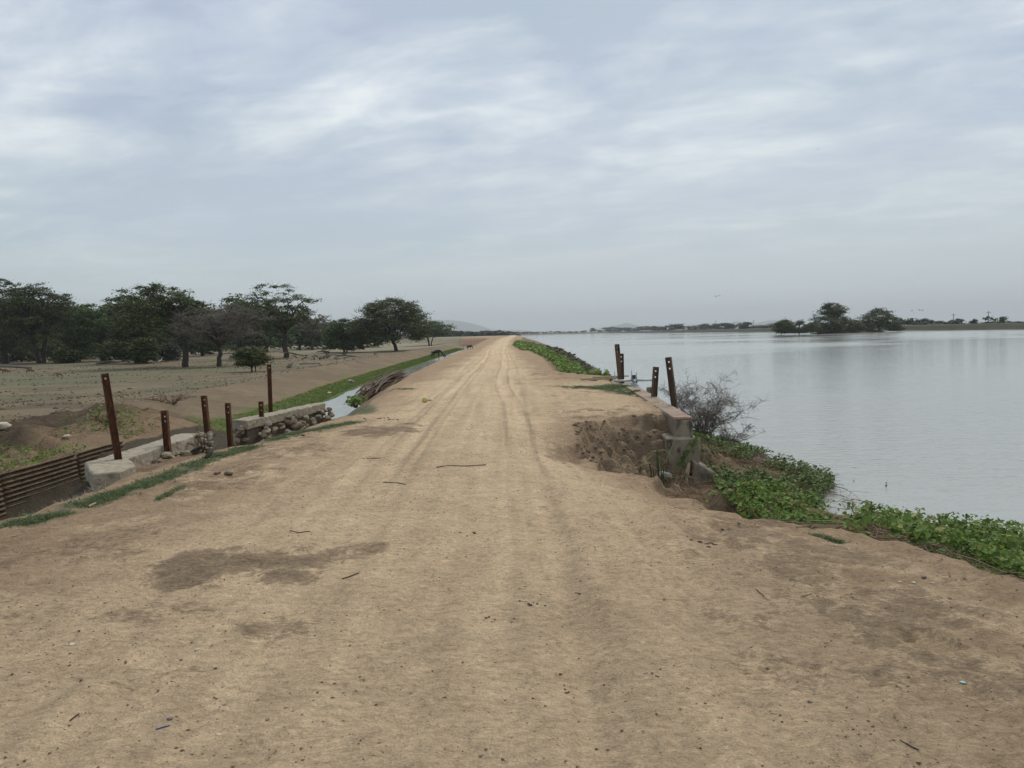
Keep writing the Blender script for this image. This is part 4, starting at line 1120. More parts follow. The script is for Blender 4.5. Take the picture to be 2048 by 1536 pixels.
# across the end of the plain, left of the vanishing road
for u, tv, wd in [(882, 660, 1.3), (893, 661, 1.6), (905, 663, 1.7), (916, 662, 1.6), (926, 663, 1.5), (937, 662, 1.6), (948, 663, 1.6), (958, 663, 1.5), (968, 661, 1.6), (978, 663, 1.6), (988, 660, 1.2), (997, 662, 1.5), (1008, 663, 1.4), (1017, 662, 1.3), (1030, 664, 1.3), (868, 662, 1.6), (856, 662, 1.5)]:
    far_tree(u, tv, random.uniform(560, 720), 'hazy tree in the far line behind the bend of the dike', LG, wide=wd)
for u, tv, wd in [(1048, 663.5, 1.5), (1060, 663, 1.6), (1073, 663.5, 1.5), (1090, 663.5, 1.5), (1108, 662, 1.6), (1125, 662.5, 1.4), (1140, 662.5, 1.3), (1152, 662, 1.3), (1166, 661, 1.4)]:
    far_tree(u, tv, random.uniform(1480, 1540), 'small hazy tree on the far end of the reservoir', 'trees at the far end of the reservoir', wide=wd)
DR = lambda u: min(max(196 * FPX / max(u - 1024, 40), 240), 1480)       # just behind the bank
far_tree(1186, 656, DR(1186), 'lone hazy tree with a split top at the left start of the right bank', RG, 4, 0.6)
for u, tv, wd in [(1200, 660, 1.3), (1215, 655, 1.0), (1226, 653, 1.1), (1240, 655, 1.0), (1255, 654, 1.1), (1268, 656, 1.1), (1283, 653, 1.0), (1300, 652, 1.2), (1316, 652, 1.2), (1332, 651, 1.2),
                  (1352, 648, 0.9), (1358, 648, 0.9), (1378, 652, 1.1), (1392, 654, 1.2), (1405, 648, 1.1), (1420, 647, 1.1), (1434, 647, 1.1), (1455, 645, 0.9), (1462, 646, 0.9), (1487, 643.5, 0.8), (1492, 644, 0.8), (1512, 650, 1.2), (1528, 650, 1.3), (1545, 647, 1.1), (1556, 646, 1.0)]:
    far_tree(u, tv, DR(u) * random.uniform(1.01, 1.08), 'hazy tree in the row behind the bank left of the island', RG, wide=wd)
for u, tv, wd in [(1806, 640, 1.1), (1815, 637, 0.9), (1838, 637.5, 0.9), (1850, 640, 1.1), (1868, 641, 1.2), (1885, 642, 1.2), (1937, 645, 1.3), (1960, 644, 1.4), (2010, 642, 1.4), (2035, 643, 1.5), (1900, 644, 1.4), (2047, 642, 1.3)]:
    far_tree(u, tv, DR(u) * random.uniform(1.02, 1.12), 'low hazy bush behind the bank right of the island', 'low far bushes right of the island', 3 if wd > 1 else None, wide=wd)
far_tree(1913, 637, DR(1913) * 1.05, 'rounded tree behind the bank beside the left utility pole', RG, 0, 0.8)
far_tree(1990, 632, DR(1990) * 1.05, 'largest rounded tree behind the bank beside the right utility pole', RG, 3, 0.75)
far_tree(1948, 638, DR(1948) * 1.05, 'small thin tree standing between the two utility poles', RG, 4, 0.45)

# --- island
isl_c = pz(1672, 667, WATER_Z); IY = isl_c.y
def island():
    r = np.random.default_rng(3)
    xa, xb = pz(1540, 668, WATER_Z).x, pz(1812, 664, WATER_Z).x
    V, F = [], []
    nu, nv = 70, 16
    for j in range(nv + 1):
        for i in range(nu + 1):
            s, t = i / nu, j / nv
            x = xa + (xb - xa) * s
            w = 15 * (math.sin(math.pi * min(max(s, 0.0), 1)) ** 0.6) * (0.8 + 0.4 * mnoise.noise(Vector((s * 5, 1, 2)))) + 0.1
            y = IY + 5 + (t - 0.5) * 2 * w
            hgt = 1.9 * (1 - (2 * t - 1) ** 2) * math.sin(math.pi * s) ** 0.5 * (0.75 + 0.7 * mnoise.noise(Vector((s * 9, t * 2, 5))))
            V.append((x, y, WATER_Z - 0.25 + max(hgt, 0)))
    for j in range(nv):
        for i in range(nu):
            a = j * (nu + 1) + i
            F.append((a, a + 1, a + nu + 2, a + nu + 1))
    m = noisy('island_mud', (0.135, 0.105, 0.075), (0.095, 0.078, 0.052), scale=0.35, rough=0.95, bump=0.4, bscale=1.5, bdist=0.2, c3=(0.06, 0.065, 0.03), s3=0.8)
    set_tag(obj('island', pyd('island', V, F, [m], True)), 'low muddy island in the reservoir', kind='structure')
island()
mI = PXM(IY)
def isle_tree(name, label, u, hp, sp, mat, seed, v=663, dy=3.0, **kw):
    p = py(u, 664, IY + dy)
    broad_tree(name, label, (p.x, p.y, -0.9), hp * mI, sp * mI, mat, seed=seed, group='trees and bushes on the island', **kw)
isle_tree('island_tree', 'tallest open-crowned tree on the island', 1664, 56, 26, LEAF_DARK, 81, limbs=9, pads=7, low=0.60, pad_leaves=80, leaf=0.6, pad_r=1.7, trunk_h=0.45, dy=6, fill=20)
isle_tree('island_shrub', 'wide dark thicket in the middle of the island', 1668, 34, 40, LEAF_DARK, 82, limbs=9, pads=6, low=0.03, fill=130, stems=3, trunk_h=0.15, pad_leaves=50, leaf=0.7, pad_r=2.0)
isle_tree('island_tree', 'dark rounded tree at the right end of the island', 1758, 44, 38, LEAF_DARK, 83, limbs=9, pads=7, low=0.04, fill=110, pad_leaves=60, leaf=0.6, pad_r=1.9, trunk_h=0.2)
isle_tree('island_tree', 'ragged dark tree leaning out at the left tip of the island', 1563, 26, 22, LEAF_DARK, 84, limbs=7, pads=6, low=0.1, fill=110, pad_leaves=45, leaf=0.6, pad_r=1.5, trunk_h=0.2, off=(1.5, 0))
isle_tree('island_tree', 'small pale fan-shaped tree on the left half of the island', 1599, 27, 9, LEAF_MID, 85, limbs=6, pads=4, low=0.55, pad_leaves=45, leaf=0.45, pad_r=0.9, trunk_h=0.45)
isle_tree('island_shrub', 'yellow-green bush left of the island thicket', 1622, 20, 16, LEAF_YELL, 86, limbs=6, pads=5, low=0.1, fill=80, pad_leaves=55, leaf=0.5, pad_r=1.2, dy=-2, stems=2, trunk_h=0.15)
isle_tree('island_shrub', 'yellow-green bush right of the island thicket', 1714, 17, 14, LEAF_YELL, 87, limbs=6, pads=5, low=0.1, fill=80, pad_leaves=55, leaf=0.5, pad_r=1.2, dy=-2, stems=2, trunk_h=0.15)
isle_tree('island_tree', 'leafless crooked tree leaning left behind the yellow-green bush', 1636, 38, 13, LEAF_GREY, 88, limbs=5, pads=3, low=0.6, bare=True, pad_leaves=0, pad_r=1.0, trunk_h=0.45, lean=(-1.2, 0), v=663)
isle_tree('island_shrub', 'low dark brush trailing along the left shore of the island', 1590, 9, 24, LEAF_DARK, 89, limbs=6, pads=5, low=0.1, fill=90, pad_leaves=50, leaf=0.5, pad_r=1.3, stems=3, trunk_h=0.2)
isle_tree('island_shrub', 'low dark brush at the right tip of the island', 1794, 10, 12, LEAF_DARK, 90, limbs=6, pads=5, low=0.1, fill=30, pad_leaves=45, leaf=0.5, pad_r=1.1, stems=3, trunk_h=0.2)
isle_tree('island_shrub', 'small dark clump between the thicket and the right tree', 1712, 25, 13, LEAF_DARK, 91, limbs=6, pads=5, low=0.2, fill=20, pad_leaves=45, leaf=0.5, pad_r=1.1, dy=8)

# ------------------------------------------------------------------ utility poles behind the reservoir bank
POLE = noisy('weathered_pole', (0.19, 0.17, 0.15), (0.12, 0.105, 0.09), scale=2, rough=0.9, bump=0)
for u, tv, lab in [(1977, 622, 'tallest utility pole, farthest right beyond the reservoir bank'), (1907, 627, 'utility pole second from the right, beside a rounded tree'), (1507, 640, 'thin utility pole just left of the island'),
                   (1432, 641, 'thin utility pole in a gap of the tree row, second left of the island'), (1339, 646, 'thin far utility pole in the middle of the tree row'), (1267, 650, 'faint far utility pole near the left of the tree row'), (1206, 653, 'faintest far utility pole, leftmost beyond the water')]:
    Y = DR(u) * 0.985
    p = py(u, tv, Y); gz = h(p.x, p.y); hh = p.z - gz
    t = thing('utility_pole', lab, 'pole', (p.x, p.y, gz), 'utility poles along the far bank')
    tube_obj('shaft', [([(0, 0, -0.5), (0, 0, hh)], [0.16, 0.11])], POLE, t, 8)
    V, F = box_arrays(-0.9, 0.9, -0.07, 0.07, hh - 0.75, hh - 0.60); obj('crossarm', pyd('crossarm', V, F, [POLE]), t)
    for xo in (-0.75, 0.0, 0.75):
        tube_obj('insulator', [([(xo, 0, hh - 0.6), (xo, 0, hh - 0.40)], [0.05, 0.04])], POLE, t, 6)

# ================================================================== low plants, litter, animals
CREEP = leaf_mat('creeper_leaf', [(0.0, (0.069, 0.112, 0.022)), (0.4, (0.119, 0.194, 0.035)), (0.86, (0.194, 0.281, 0.060)), (0.94, (0.288, 0.275, 0.075)), (1.0, (0.250, 0.163, 0.075))], trans=0.3, spec=0.18, rough=0.6)
CREEP_D = leaf_mat('creeper_leaf_dark', [(0.0, (0.044, 0.069, 0.019)), (0.45, (0.081, 0.125, 0.030)), (0.88, (0.138, 0.194, 0.050)), (1.0, (0.213, 0.163, 0.075))], trans=0.25, spec=0.18, rough=0.6)
TURF = leaf_mat('turf_blade', [(0.0, (0.090, 0.125, 0.055)), (0.5, (0.140, 0.180, 0.085)), (0.9, (0.195, 0.225, 0.115)), (1.0, (0.30, 0.27, 0.16))], trans=0.3, spec=0.1)
TURF_L = leaf_mat('lush_turf_blade', [(0.0, (0.080, 0.125, 0.026)), (0.5, (0.125, 0.180, 0.040)), (1.0, (0.175, 0.225, 0.065))], trans=0.3, spec=0.1)
STEM = noisy('green_stem', (0.10, 0.16, 0.05), (0.16, 0.20, 0.075), scale=8, rough=0.6, bump=0)
STALK = noisy('dark_green_stalk', (0.035, 0.060, 0.022), (0.060, 0.090, 0.032), scale=8, rough=0.5, bump=0)
SHOOT = noisy('pale_yellow_shoot', (0.33, 0.36, 0.13), (0.24, 0.30, 0.10), scale=8, rough=0.6, bump=0)
BRUSH = noisy('brown_dead_brush', (0.085, 0.052, 0.032), (0.145, 0.095, 0.060), scale=3, rough=0.9, bump=0)

def heart_leaves(Bp, A, Nn, size):
    """broad pointed leaves: base points, direction, face normal, length"""
    A = unit(A); S_ = unit(np.cross(Nn, A)); U_ = unit(np.cross(A, S_)); s = np.asarray(size)[:, None]
    def P(a, b, c): return Bp + (A * a + S_ * b + U_ * c) * s
    V = np.stack([P(0, 0, 0), P(0.05, -0.40, 0.10), P(0.55, -0.36, 0.08), P(1.0, 0, -0.16), P(0.55, 0.36, 0.08), P(0.05, 0.40, 0.10)], 1).reshape(-1, 3)
    i = np.arange(len(Bp))[:, None] * 6
    F = np.concatenate([i + np.array([[0, 3, 2, 1]]), i + np.array([[0, 5, 4, 3]])], 1).reshape(-1, 4)
    return V, F

def leaf_scatter(x, y, hmax, size, r, lift=0.02):
    n = len(x)
    z = land(x, y)
    z = np.maximum(z, WATER_Z) + lift + hmax * r.uniform(0, 1, n) ** 1.3
    a = r.uniform(0, 2 * np.pi, n)
    A = np.stack([np.cos(a), np.sin(a), r.normal(-0.25, 0.45, n)], -1)
    Nn = np.stack([r.normal(0, 0.45, n), r.normal(-0.25, 0.45, n), np.ones(n)], -1)
    return heart_leaves(np.stack([x, y, z], -1), A, Nn, size * (0.35 + 1.1 * r.uniform(0, 1, n) ** 1.6))

def tri_blades(x, y, z, hb, w, r, lean=0.6):
    n = len(x)
    a = r.uniform(0, 2 * np.pi, n)
    hh = hb * r.uniform(0.5, 1.4, n)
    W_ = np.stack([np.cos(a), np.sin(a), 0 * a], -1) * (w * r.uniform(0.6, 1.3, n))[:, None]
    T = np.stack([r.normal(0, lean, n) * hh, r.normal(0, lean, n) * hh, hh], -1)
    B0 = np.stack([x, y, z], -1)
    V = np.stack([B0 - W_, B0 + W_, B0 + T], 1).reshape(-1, 3)
    return V, np.arange(3 * n).reshape(n, 3)

# ------------------------------------------------------------------ short grass on the shoulders
GL = ['strip of short grey-green grass along the left shoulder below the near headwall', 'small end of the grass strip by the gap posts', 'strip of short grass along the shoulder beside the farther headwall',
      'small grass patch near the canal end of the farther headwall', 'tiny grass patch by the brush heap', 'grass patch on the near headwall block', 'grass patch at the left edge below the ditch slope', 'thin grass runner on the left shoulder',
      'dull grass in the hollow below the rubble face', 'short grass spreading in front of the sluice wheel', 'thicker grass at the foot of the sluice wheel', 'thin grey-green runner near the right-hand creepers']
r_ = np.random.default_rng(31)
for (pts, hw_, n_bl, hb), lab in zip(GRASS, GL):
    k = r_.integers(0, len(pts) - 1, n_bl); t = r_.uniform(0, 1, n_bl)
    base = pts[k] + (pts[k + 1] - pts[k]) * t[:, None] + r_.normal(0, hw_ * 0.42, (n_bl, 2))
    keep = vn(base[:, 0] * 6, base[:, 1] * 6, 301) > 0.28
    base = base[keep]
    V, F = tri_blades(base[:, 0], base[:, 1], land(base[:, 0], base[:, 1]) - 0.004, hb * 0.62, 0.007, r_, 1.0)
    set_tag(obj('grass', mesh_np('grass', V, F, [TURF])), lab, kind='stuff')
# lush turf along the canal
n = 42000
y = np.exp(r_.uniform(np.log(28), np.log(200), n)); K_ = ip(CC, y)
x = K_ - 1.62 - 1.7 * r_.uniform(0, 1, n) ** 1.2
V, F = tri_blades(x, y, land(x, y), 0.030 + 0.0005 * y, 0.006 + 0.0003 * y, r_, 0.9)
set_tag(obj('canal_turf', mesh_np('canal_turf', V, F, [TURF_L])), 'bright green turf on the far bank of the canal', kind='stuff')
# withered tufts on the grey slope of the ditch
n = 9000
y = r_.uniform(8.0, 12.4, n); x = r_.uniform(-8.6, -5.6, n)
keep = (vn(x * 2, y * 2, 303) > 0.42); x, y = x[keep], y[keep]
V, F = tri_blades(x, y, land(x, y), 0.05, 0.006, r_, 1.3)
STRAWG = leaf_mat('grey_straw', [(0.0, (0.12, 0.10, 0.075)), (0.5, (0.20, 0.175, 0.135)), (0.85, (0.28, 0.25, 0.19)), (1.0, (0.13, 0.16, 0.09))], trans=0, spec=0.1)
set_tag(obj('dry_grass', mesh_np('dry_grass', V, F, [STRAWG])), 'grey withered grass on the slope down to the ditch', kind='stuff')

# ------------------------------------------------------------------ creepers on the reservoir bank
def bank_xy(n, y0, y1, t0, t1, r, seed, thr=0.4, sc=1.3):
    y = r.uniform(y0, y1, n); t = r.uniform(t0, t1, n)
    R, S_ = ip(RE, y), ip(SH, y)
    x = R + (S_ - R) * t
    k = fbm(x * sc, y * sc, seed, 2) > thr
    return x[k], y[k]
r_ = np.random.default_rng(32)
x, y = bank_xy(42000, 4.3, 10.6, 0.14, 0.86, r_, 311, 0.44)
set_tag(obj('bank_creeper', mesh_np('bank_creeper', *leaf_scatter(x, y, 0.17, 0.056, r_), [CREEP])), 'leafy green creepers along the near bank at the right edge', kind='stuff')
y = r_.uniform(9.3, 12.6, 9500); x = np.interp(y, [9.3, 11, 12.6], [2.55, 3.1, 3.7]) + r_.uniform(0, 1, 9500) ** 1.0 * (ip(SH, y) - np.interp(y, [9.3, 11, 12.6], [2.55, 3.1, 3.7]) + 0.1)
k = fbm(x * 1.5, y * 1.5, 313, 2) > 0.45; x, y = x[k], y[k]
set_tag(obj('bank_creeper', mesh_np('bank_creeper', *leaf_scatter(x, y, 0.20, 0.062, r_), [CREEP])), 'bright broad-leaved creepers in front of the sluice headwall foot', kind='stuff')
y = r_.uniform(12.4, 21.5, 20000); wl = wallx(y, 0.35); x = wl + r_.uniform(0, 1, 20000) * (ip(SH, y) + 0.25 - wl)
k = (fbm(x * 1.1, y * 0.9, 317, 2) > 0.36 + 0.14 * ((x > wl + 0.5) & (y < 15.2) & (x < 5.0))); x, y = x[k], y[k]
set_tag(obj('bank_creeper', mesh_np('bank_creeper', *leaf_scatter(x, y, 0.18, 0.060, r_), [CREEP_D])), 'dark creepers on the bank between the sluice headwall and the water', kind='stuff')
n = 26000
y = np.exp(r_.uniform(np.log(27.5), np.log(140), n)); R_, S_ = ip(RE, y), ip(SH, y)
t = r_.uniform(-0.08, 0.97, n); x = R_ + (S_ - R_) * t
k = (fbm(x * 0.5, y * 0.16, 319, 3) + 0.18 * (t - 0.45) * -1 > 0.42) & ((t > 0.10) | (y > 75)) & ~((y > 30) & (y < 48) & (t < 0.16)); x, y, t = x[k], y[k], t[k]
g1 = t < 0.62
V, F = leaf_scatter(x[g1], y[g1], 0.30, 0.10 + 0.0022 * y[g1], r_)
set_tag(obj('bank_creeper', mesh_np('bank_creeper', V, F, [CREEP])), 'green creepers covering the dike slope beyond the sluice', kind='stuff')
V, F = leaf_scatter(x[~g1], y[~g1], 0.30, 0.09 + 0.0018 * y[~g1], r_)
BROWNLEAF = leaf_mat('withered_leaf', [(0.0, (0.055, 0.048, 0.028)), (0.6, (0.095, 0.080, 0.045)), (1.0, (0.10, 0.125, 0.05))], trans=0.1, spec=0.1)
set_tag(obj('withered_creeper', mesh_np('withered_creeper', V, F, [BROWNLEAF])), 'withered brown growth along the waterline beyond the sluice', kind='stuff')

x, y = bank_xy(2600, 4.3, 10.6, 0.03, 0.17, r_, 321, 0.47)
set_tag(obj('bank_creeper', mesh_np('bank_creeper', *leaf_scatter(x, y, 0.06, 0.045, r_, 0.008), [CREEP_D])), 'stray low leaves creeping onto the bare soil below the right bank', kind='stuff')
def loose_stems(n, pick, r, ln=(0.25, 0.7), rad=0.004, rise=0.06, mat=None, name='dead_stems', label=''):
    PP, RR = [], []
    for k in range(n):
        x, y = pick(r)
        a = r.uniform(0, 6.28); L_ = r.uniform(*ln); s4 = np.linspace(0, 1, 4)
        PP.append(np.stack([x + np.cos(a + 0.5 * s4) * L_ * s4, y + np.sin(a + 0.5 * s4) * L_ * s4, 0.012 + r.uniform(0, rise) * np.array([0.3, 1.0, 0.8, 0.2])], -1))
        RR.append(rad * r.uniform(0.6, 1.4))
    A4 = np.array(PP)
    A4[..., 2] += np.maximum(land(A4[..., 0].ravel(), A4[..., 1].ravel()), WATER_Z).reshape(n, 4)
    lines = list(zip(A4, RR))
    V, F = tubes_np(lines, 3)
    return set_tag(obj(name, mesh_np(name, V, F, [mat or STRAW])), label, kind='stuff')
def pick_bank(y0, y1, t0, t1):
    def f(r):
        y = r.uniform(y0, y1); R, S_ = float(ip(RE, y)), float(ip(SH, y))
        return R + (S_ - R) * r.uniform(t0, t1), y
    return f
loose_stems(900, pick_bank(4.2, 10.4, 0.06, 0.85), r_, label='tangle of dry stems along the edge of the near creepers')
loose_stems(520, lambda r: (r.uniform(3.5, 5.6), r.uniform(12.2, 17.0)), r_, rise=0.14, label='dead brown stems on the bank beside the sluice headwall')
loose_stems(150, lambda r: (r.uniform(2.0, 3.4), r.uniform(9.2, 13.2)), r_, label='dry litter on the floor of the washed-out gully')
loose_stems(90, lambda r: (r.uniform(2.45, 2.95), r.uniform(12.4, 13.2)), r_, ln=(0.3, 0.6), rise=0.35, label='heap of dry reeds at the foot of the sluice pier')
loose_stems(300, lambda r: (r.uniform(-17, -10.7), r.uniform(15.5, 27)), r_, ln=(0.3, 0.9), rise=0.12, rad=0.006, label='dry stems strewn over the bank above the corrugated wall')

# single plants that stand up out of the creepers, leaf by leaf
LEAFME = []
for k in range(4):
    V, F = heart_leaves(np.zeros((1, 3)), np.array([[1.0, 0, -0.15 - 0.1 * k]]), np.array([[0.1 * k, 0.15, 1.0]]), np.array([1.0]))
    LEAFME.append(mesh_np('leaf', V, F, [CREEP if k % 2 else CREEP_D]))
def leafy_plant(u, v, Y, hgt, label, seed, nleaf=11, size=0.085):
    r = np.random.default_rng(seed)
    p = py(u, v, Y); gz = max(h(p.x, p.y), WATER_Z - 0.05)
    t = thing('leafy_plant', label, 'plant', (p.x, p.y, gz), 'upright leafy plants on the reservoir bank')
    nst = 3
    for sidx in range(nst):
        a = r.uniform(0, 6.28); sp = r.uniform(0.03, 0.12)
        hh = hgt * r.uniform(0.65, 1.0)
        P = bez((0.03 * np.cos(a), 0.03 * np.sin(a), -0.03), (0.3 * sp * np.cos(a), 0.3 * sp * np.sin(a), hh * 0.6), (sp * np.cos(a), sp * np.sin(a), hh), 6)
        P = crooked(P, 0.03, r)
        tube_obj('stem', [(P, np.linspace(0.007, 0.003, 6))], STEM, t, 4)
        for j in range(nleaf // nst + 1):
            f = r.uniform(0.25, 1.0); q = P[int(f * 5)]
            aa = r.uniform(0, 6.28)
            o = bpy.data.objects.new('leaf', LEAFME[r.integers(0, 4)])
            o.location = q + np.array([np.cos(aa) * 0.03, np.sin(aa) * 0.03, 0.01])
            o.rotation_euler = (r.normal(0, 0.3), r.uniform(0.0, 0.8), aa)
            s = size * r.uniform(0.6, 1.25); o.scale = (s, s, s)
            link(o, t)
for k, (u, v, Y, hh, lab) in enumerate([
        (1735, 1075, 8.6, 0.42, 'tallest upright leafy plant against the water, left of the right-edge creepers'), (1697, 1060, 8.9, 0.36, 'slender leafy plant left of the tallest upright one'),
        (1775, 1085, 8.3, 0.33, 'bushy leafy plant just right of the tallest upright one'), (1612, 1035, 9.6, 0.46, 'leafy plant at the tip of the bright creepers by the water'), (1585, 1030, 9.8, 0.42, 'leafy plant second from the tip of the bright creepers'),
        (1555, 1020, 10.2, 0.34, 'low leafy plant amid the bright creepers'), (1640, 1040, 9.4, 0.30, 'drooping dark leafy plant nearest the gap before the tall plants'), (1815, 1095, 8.0, 0.28, 'small leafy plant under the dry flower stalk'),
        (1935, 1125, 7.6, 0.32, 'yellowing leafy plant in the right-edge creepers'), (1985, 1130, 7.5, 0.30, 'leafy plant near the right edge with dark upper leaves'), (2030, 1120, 7.6, 0.33, 'leafy plant cut by the right edge of the picture'), (1880, 1110, 7.8, 0.30, 'leafy plant below the dry flower stalk'),
        (1462, 1000, 10.8, 0.30, 'leafy plant right of the ribbed footing'), (1500, 1015, 10.4, 0.28, 'leafy plant midway along the bright creepers')]):
    leafy_plant(u, v, Y, hh, lab, 400 + k)
# plants standing out in the shallow water
def water_sprig(u, v, label, seed, hgt=0.15):
    r = np.random.default_rng(seed); p = pz(u, v, WATER_Z)
    t = thing('water_plant', label, 'plant', (p.x, p.y, WATER_Z - 0.05), 'sprigs standing in the shallows')
    tube_obj('stem', [(crooked(bez((0, 0, -0.1), (0.01, 0, hgt * 0.5), (r.normal(0, 0.04), 0, hgt), 5), 0.03, r), [0.006, 0.005, 0.004, 0.004, 0.003])], STALK, t, 4)
    for j in range(4):
        o = bpy.data.objects.new('leaf', LEAFME[j % 4]); o.location = (r.normal(0, 0.02), r.normal(0, 0.02), hgt * r.uniform(0.4, 1.0)); o.rotation_euler = (r.normal(0, .3), r.uniform(0, .6), r.uniform(0, 6.28)); s = r.uniform(0.025, 0.045); o.scale = (s, s, s); link(o, t)
water_sprig(1772, 972, 'single thin sprig standing alone in the water', 451)
water_sprig(1711, 936, 'short stub in the shallows left of the lone sprig', 452, 0.07)
water_sprig(1703, 962, 'small leafy sprig close to the tip of the bank growth', 453, 0.08)
water_sprig(1672, 950, 'dark leafy sprig just off the bank growth', 454, 0.09)
water_sprig(1526, 862, 'tiny sprig in the water right of the leafless shrub', 455, 0.12)
t = thing('dry_flower_stalk', 'dry tan flower stalk rising above the right-edge creepers', 'plant', tuple(py(1876, 1100, 8.2)))
tube_obj('stem', [(np.array([(0, 0, -0.15), (0, 0, 0.1), (-0.01, 0, 0.23)]), [0.004, 0.004, 0.003])], WOOD_PALE, t, 4)
tube_obj('flower_head', [(np.array([(-0.03, 0, 0.23), (-0.01, 0, 0.255), (0.03, 0, 0.225)]), [0.008, 0.014, 0.006])], WOOD_PALE, t, 6)

# ------------------------------------------------------------------ leafless shrub by the wall
def twiggy(name, label, base, n_main, hgt, spread, seed, mat, levels=(7, 6), rad=0.02, skew=(0, 0), cat='shrub'):
    r = np.random.default_rng(seed)
    t = thing(name, label, cat, base)
    main, twig = [], []
    for i in range(n_main):
        a = 2 * np.pi * i / n_main + r.uniform(-0.3, 0.3); q = r.uniform(0.35, 1.0)
        tip = np.array([np.cos(a) * spread * q + skew[0] * q, np.sin(a) * spread * q + skew[1] * q, hgt * r.uniform(0.55, 1.0) * (1.1 - 0.4 * q)])
        P = crooked(bez((0, 0, -0.1), tip * [0.25, 0.25, 0.6], tip, 8), 0.03, r)
        main.append((P, np.linspace(rad, rad * 0.3, 8)))
        for j in range(levels[0]):
            b0 = P[r.integers(2, 8)]; d = r.normal(0, 1, 3); d[2] = abs(d[2]) * 0.7; d = d / np.linalg.norm(d) * hgt * r.uniform(0.15, 0.34)
            Q = crooked(bez(b0, b0 + d * 0.5 + [0, 0, 0.02], b0 + d, 5), 0.05, r)
            twig.append((Q, np.linspace(rad * 0.42, rad * 0.26, 5)))
            for k in range(levels[1]):
                c0 = Q[r.integers(1, 5)]; e = r.normal(0, 1, 3); e = e / np.linalg.norm(e) * hgt * r.uniform(0.06, 0.15)
                twig.append((np.array([c0, c0 + e * 0.5 + r.normal(0, 0.01, 3), c0 + e]), np.array([0.30, 0.24, 0.16]) * rad))
    for b_ in main: tube_obj('branch', [b_], mat, t, 5)
    V, F = tubes_np(twig, 3)
    set_tag(obj('twigs', mesh_np('twigs', V, F, [mat], True), t), kind='stuff')
    return t
twiggy('leafless_shrub', 'leafless grey shrub behind the leaning post at the water', (4.85, 19.6, h(4.85, 19.6)), 20, 1.75, 1.25, 501, TWIGM, (12, 12), 0.0125, skew=(0.05, 0))
twiggy('leafless_shrub', 'low spiny dead branches trailing over the water right of the leafless shrub', (5.2, 18.3, max(h(5.2, 18.3), WATER_Z)), 12, 0.7, 0.6, 502, TWIGM, (10, 8), 0.010, skew=(0.1, 0))
b = on_land(372, 915, 8, 20)
twiggy('dead_bush', 'dark bare stems of a dead bush in front of the near headwall rubble', (-6.35, 15.6, h(-6.35, 15.6)), 7, 0.75, 0.36, 503, WOOD_DARK, (2, 1), 0.009, skew=(0.1, 0))
b = on_land(345, 808, 20, 40)
twiggy('brush_tangle', 'tangle of dry brush on the bank crest behind the short headwall post', (b.x, b.y, b.z), 16, 0.42, 1.5, 504, BRUSH, (7, 6), 0.016, cat='brush')
b = on_land(212, 845, 18, 34)
twiggy('brush_tangle', 'small heap of dry brush left of the tallest rusty post', (b.x, b.y, b.z), 12, 0.3, 0.8, 505, BRUSH, (6, 5), 0.014, cat='brush')

# weeds above the corrugated wall
n = 6500
y = r_.uniform(15, 24, n); x = r_.uniform(-16.5, -10.7, n)
k = fbm(x * 0.6, y * 0.5, 331, 3) > 0.52; x, y = x[k], y[k]
set_tag(obj('bank_weeds', mesh_np('bank_weeds', *leaf_scatter(x, y, 0.16, 0.075, r_), [CREEP])), 'low green weeds on the bank above the corrugated wall', kind='stuff')
for k, (u, v, lab) in enumerate([(95, 972, 'small bright weed at the foot of the corrugated wall, nearest the end block'), (78, 985, 'leafy weed below the corrugated wall, middle of three'), (55, 1002, 'yellowish weed low on the ditch slope'), (6, 1015, 'weed cut by the left edge beneath the corrugated wall')]):
    leafy_plant(u, v, 12.6 - 0.5 * k, 0.22, lab, 470 + k, 8, 0.07)

# ------------------------------------------------------------------ what stands in the washed-out gully
t = thing('cut_stalk_plant', 'plant of thick green stalks with drooping pale shoots in the gully', 'plant', (2.42, 12.75, h(2.42, 12.75)))
r = np.random.default_rng(61)
for (dx, dy, hh, rad) in ((0.0, 0.0, 0.62, 0.017), (-0.12, 0.05, 0.40, 0.015), (0.10, 0.06, 0.40, 0.013), (-0.09, -0.05, 0.34, 0.012), (-0.36, -0.05, 0.36, 0.014), (0.05, -0.02, 0.3, 0.011)):
    P = np.array([(dx, dy, -0.1), (dx + r.normal(0, 0.01), dy, hh * 0.5), (dx + r.normal(0, 0.02), dy, hh)])
    tube_obj('stalk', [(P, [rad, rad * 0.95, rad * 0.85])], STALK, t, 7)
for (p0, p1, p2) in (((0, 0, .6), (-0.18, 0.0, 0.68), (-0.30, 0, 0.30)), ((0, 0, .6), (0.12, 0.02, 0.70), (0.26, 0, 0.45)), ((-.12, .05, .4), (-0.25, 0, 0.42), (-0.36, 0, 0.34)), ((0.0, 0, .32), (0.12, 0, 0.12), (0.34, 0, 0.16)), ((0.1, 0.06, .38), (0.2, 0, 0.6), (0.27, 0, 0.78)), ((-.36, -.05, .34), (-.46, 0, .36), (-.6, 0, .1))):
    tube_obj('shoot', [(bez(p0, p1, p2, 7), np.linspace(0.007, 0.003, 7))], SHOOT, t, 5)
for k in range(9):
    o = bpy.data.objects.new('leaf', LEAFME[k % 4]); o.location = (r.normal(0, 0.14), r.normal(0, 0.05), 0.5 + r.normal(0, 0.12)); o.rotation_euler = (r.normal(0, .4), r.uniform(.2, 1.0), r.uniform(0, 6.28)); s = r.uniform(0.05, 0.09); o.scale = (s, s * 0.6, s); link(o, t)
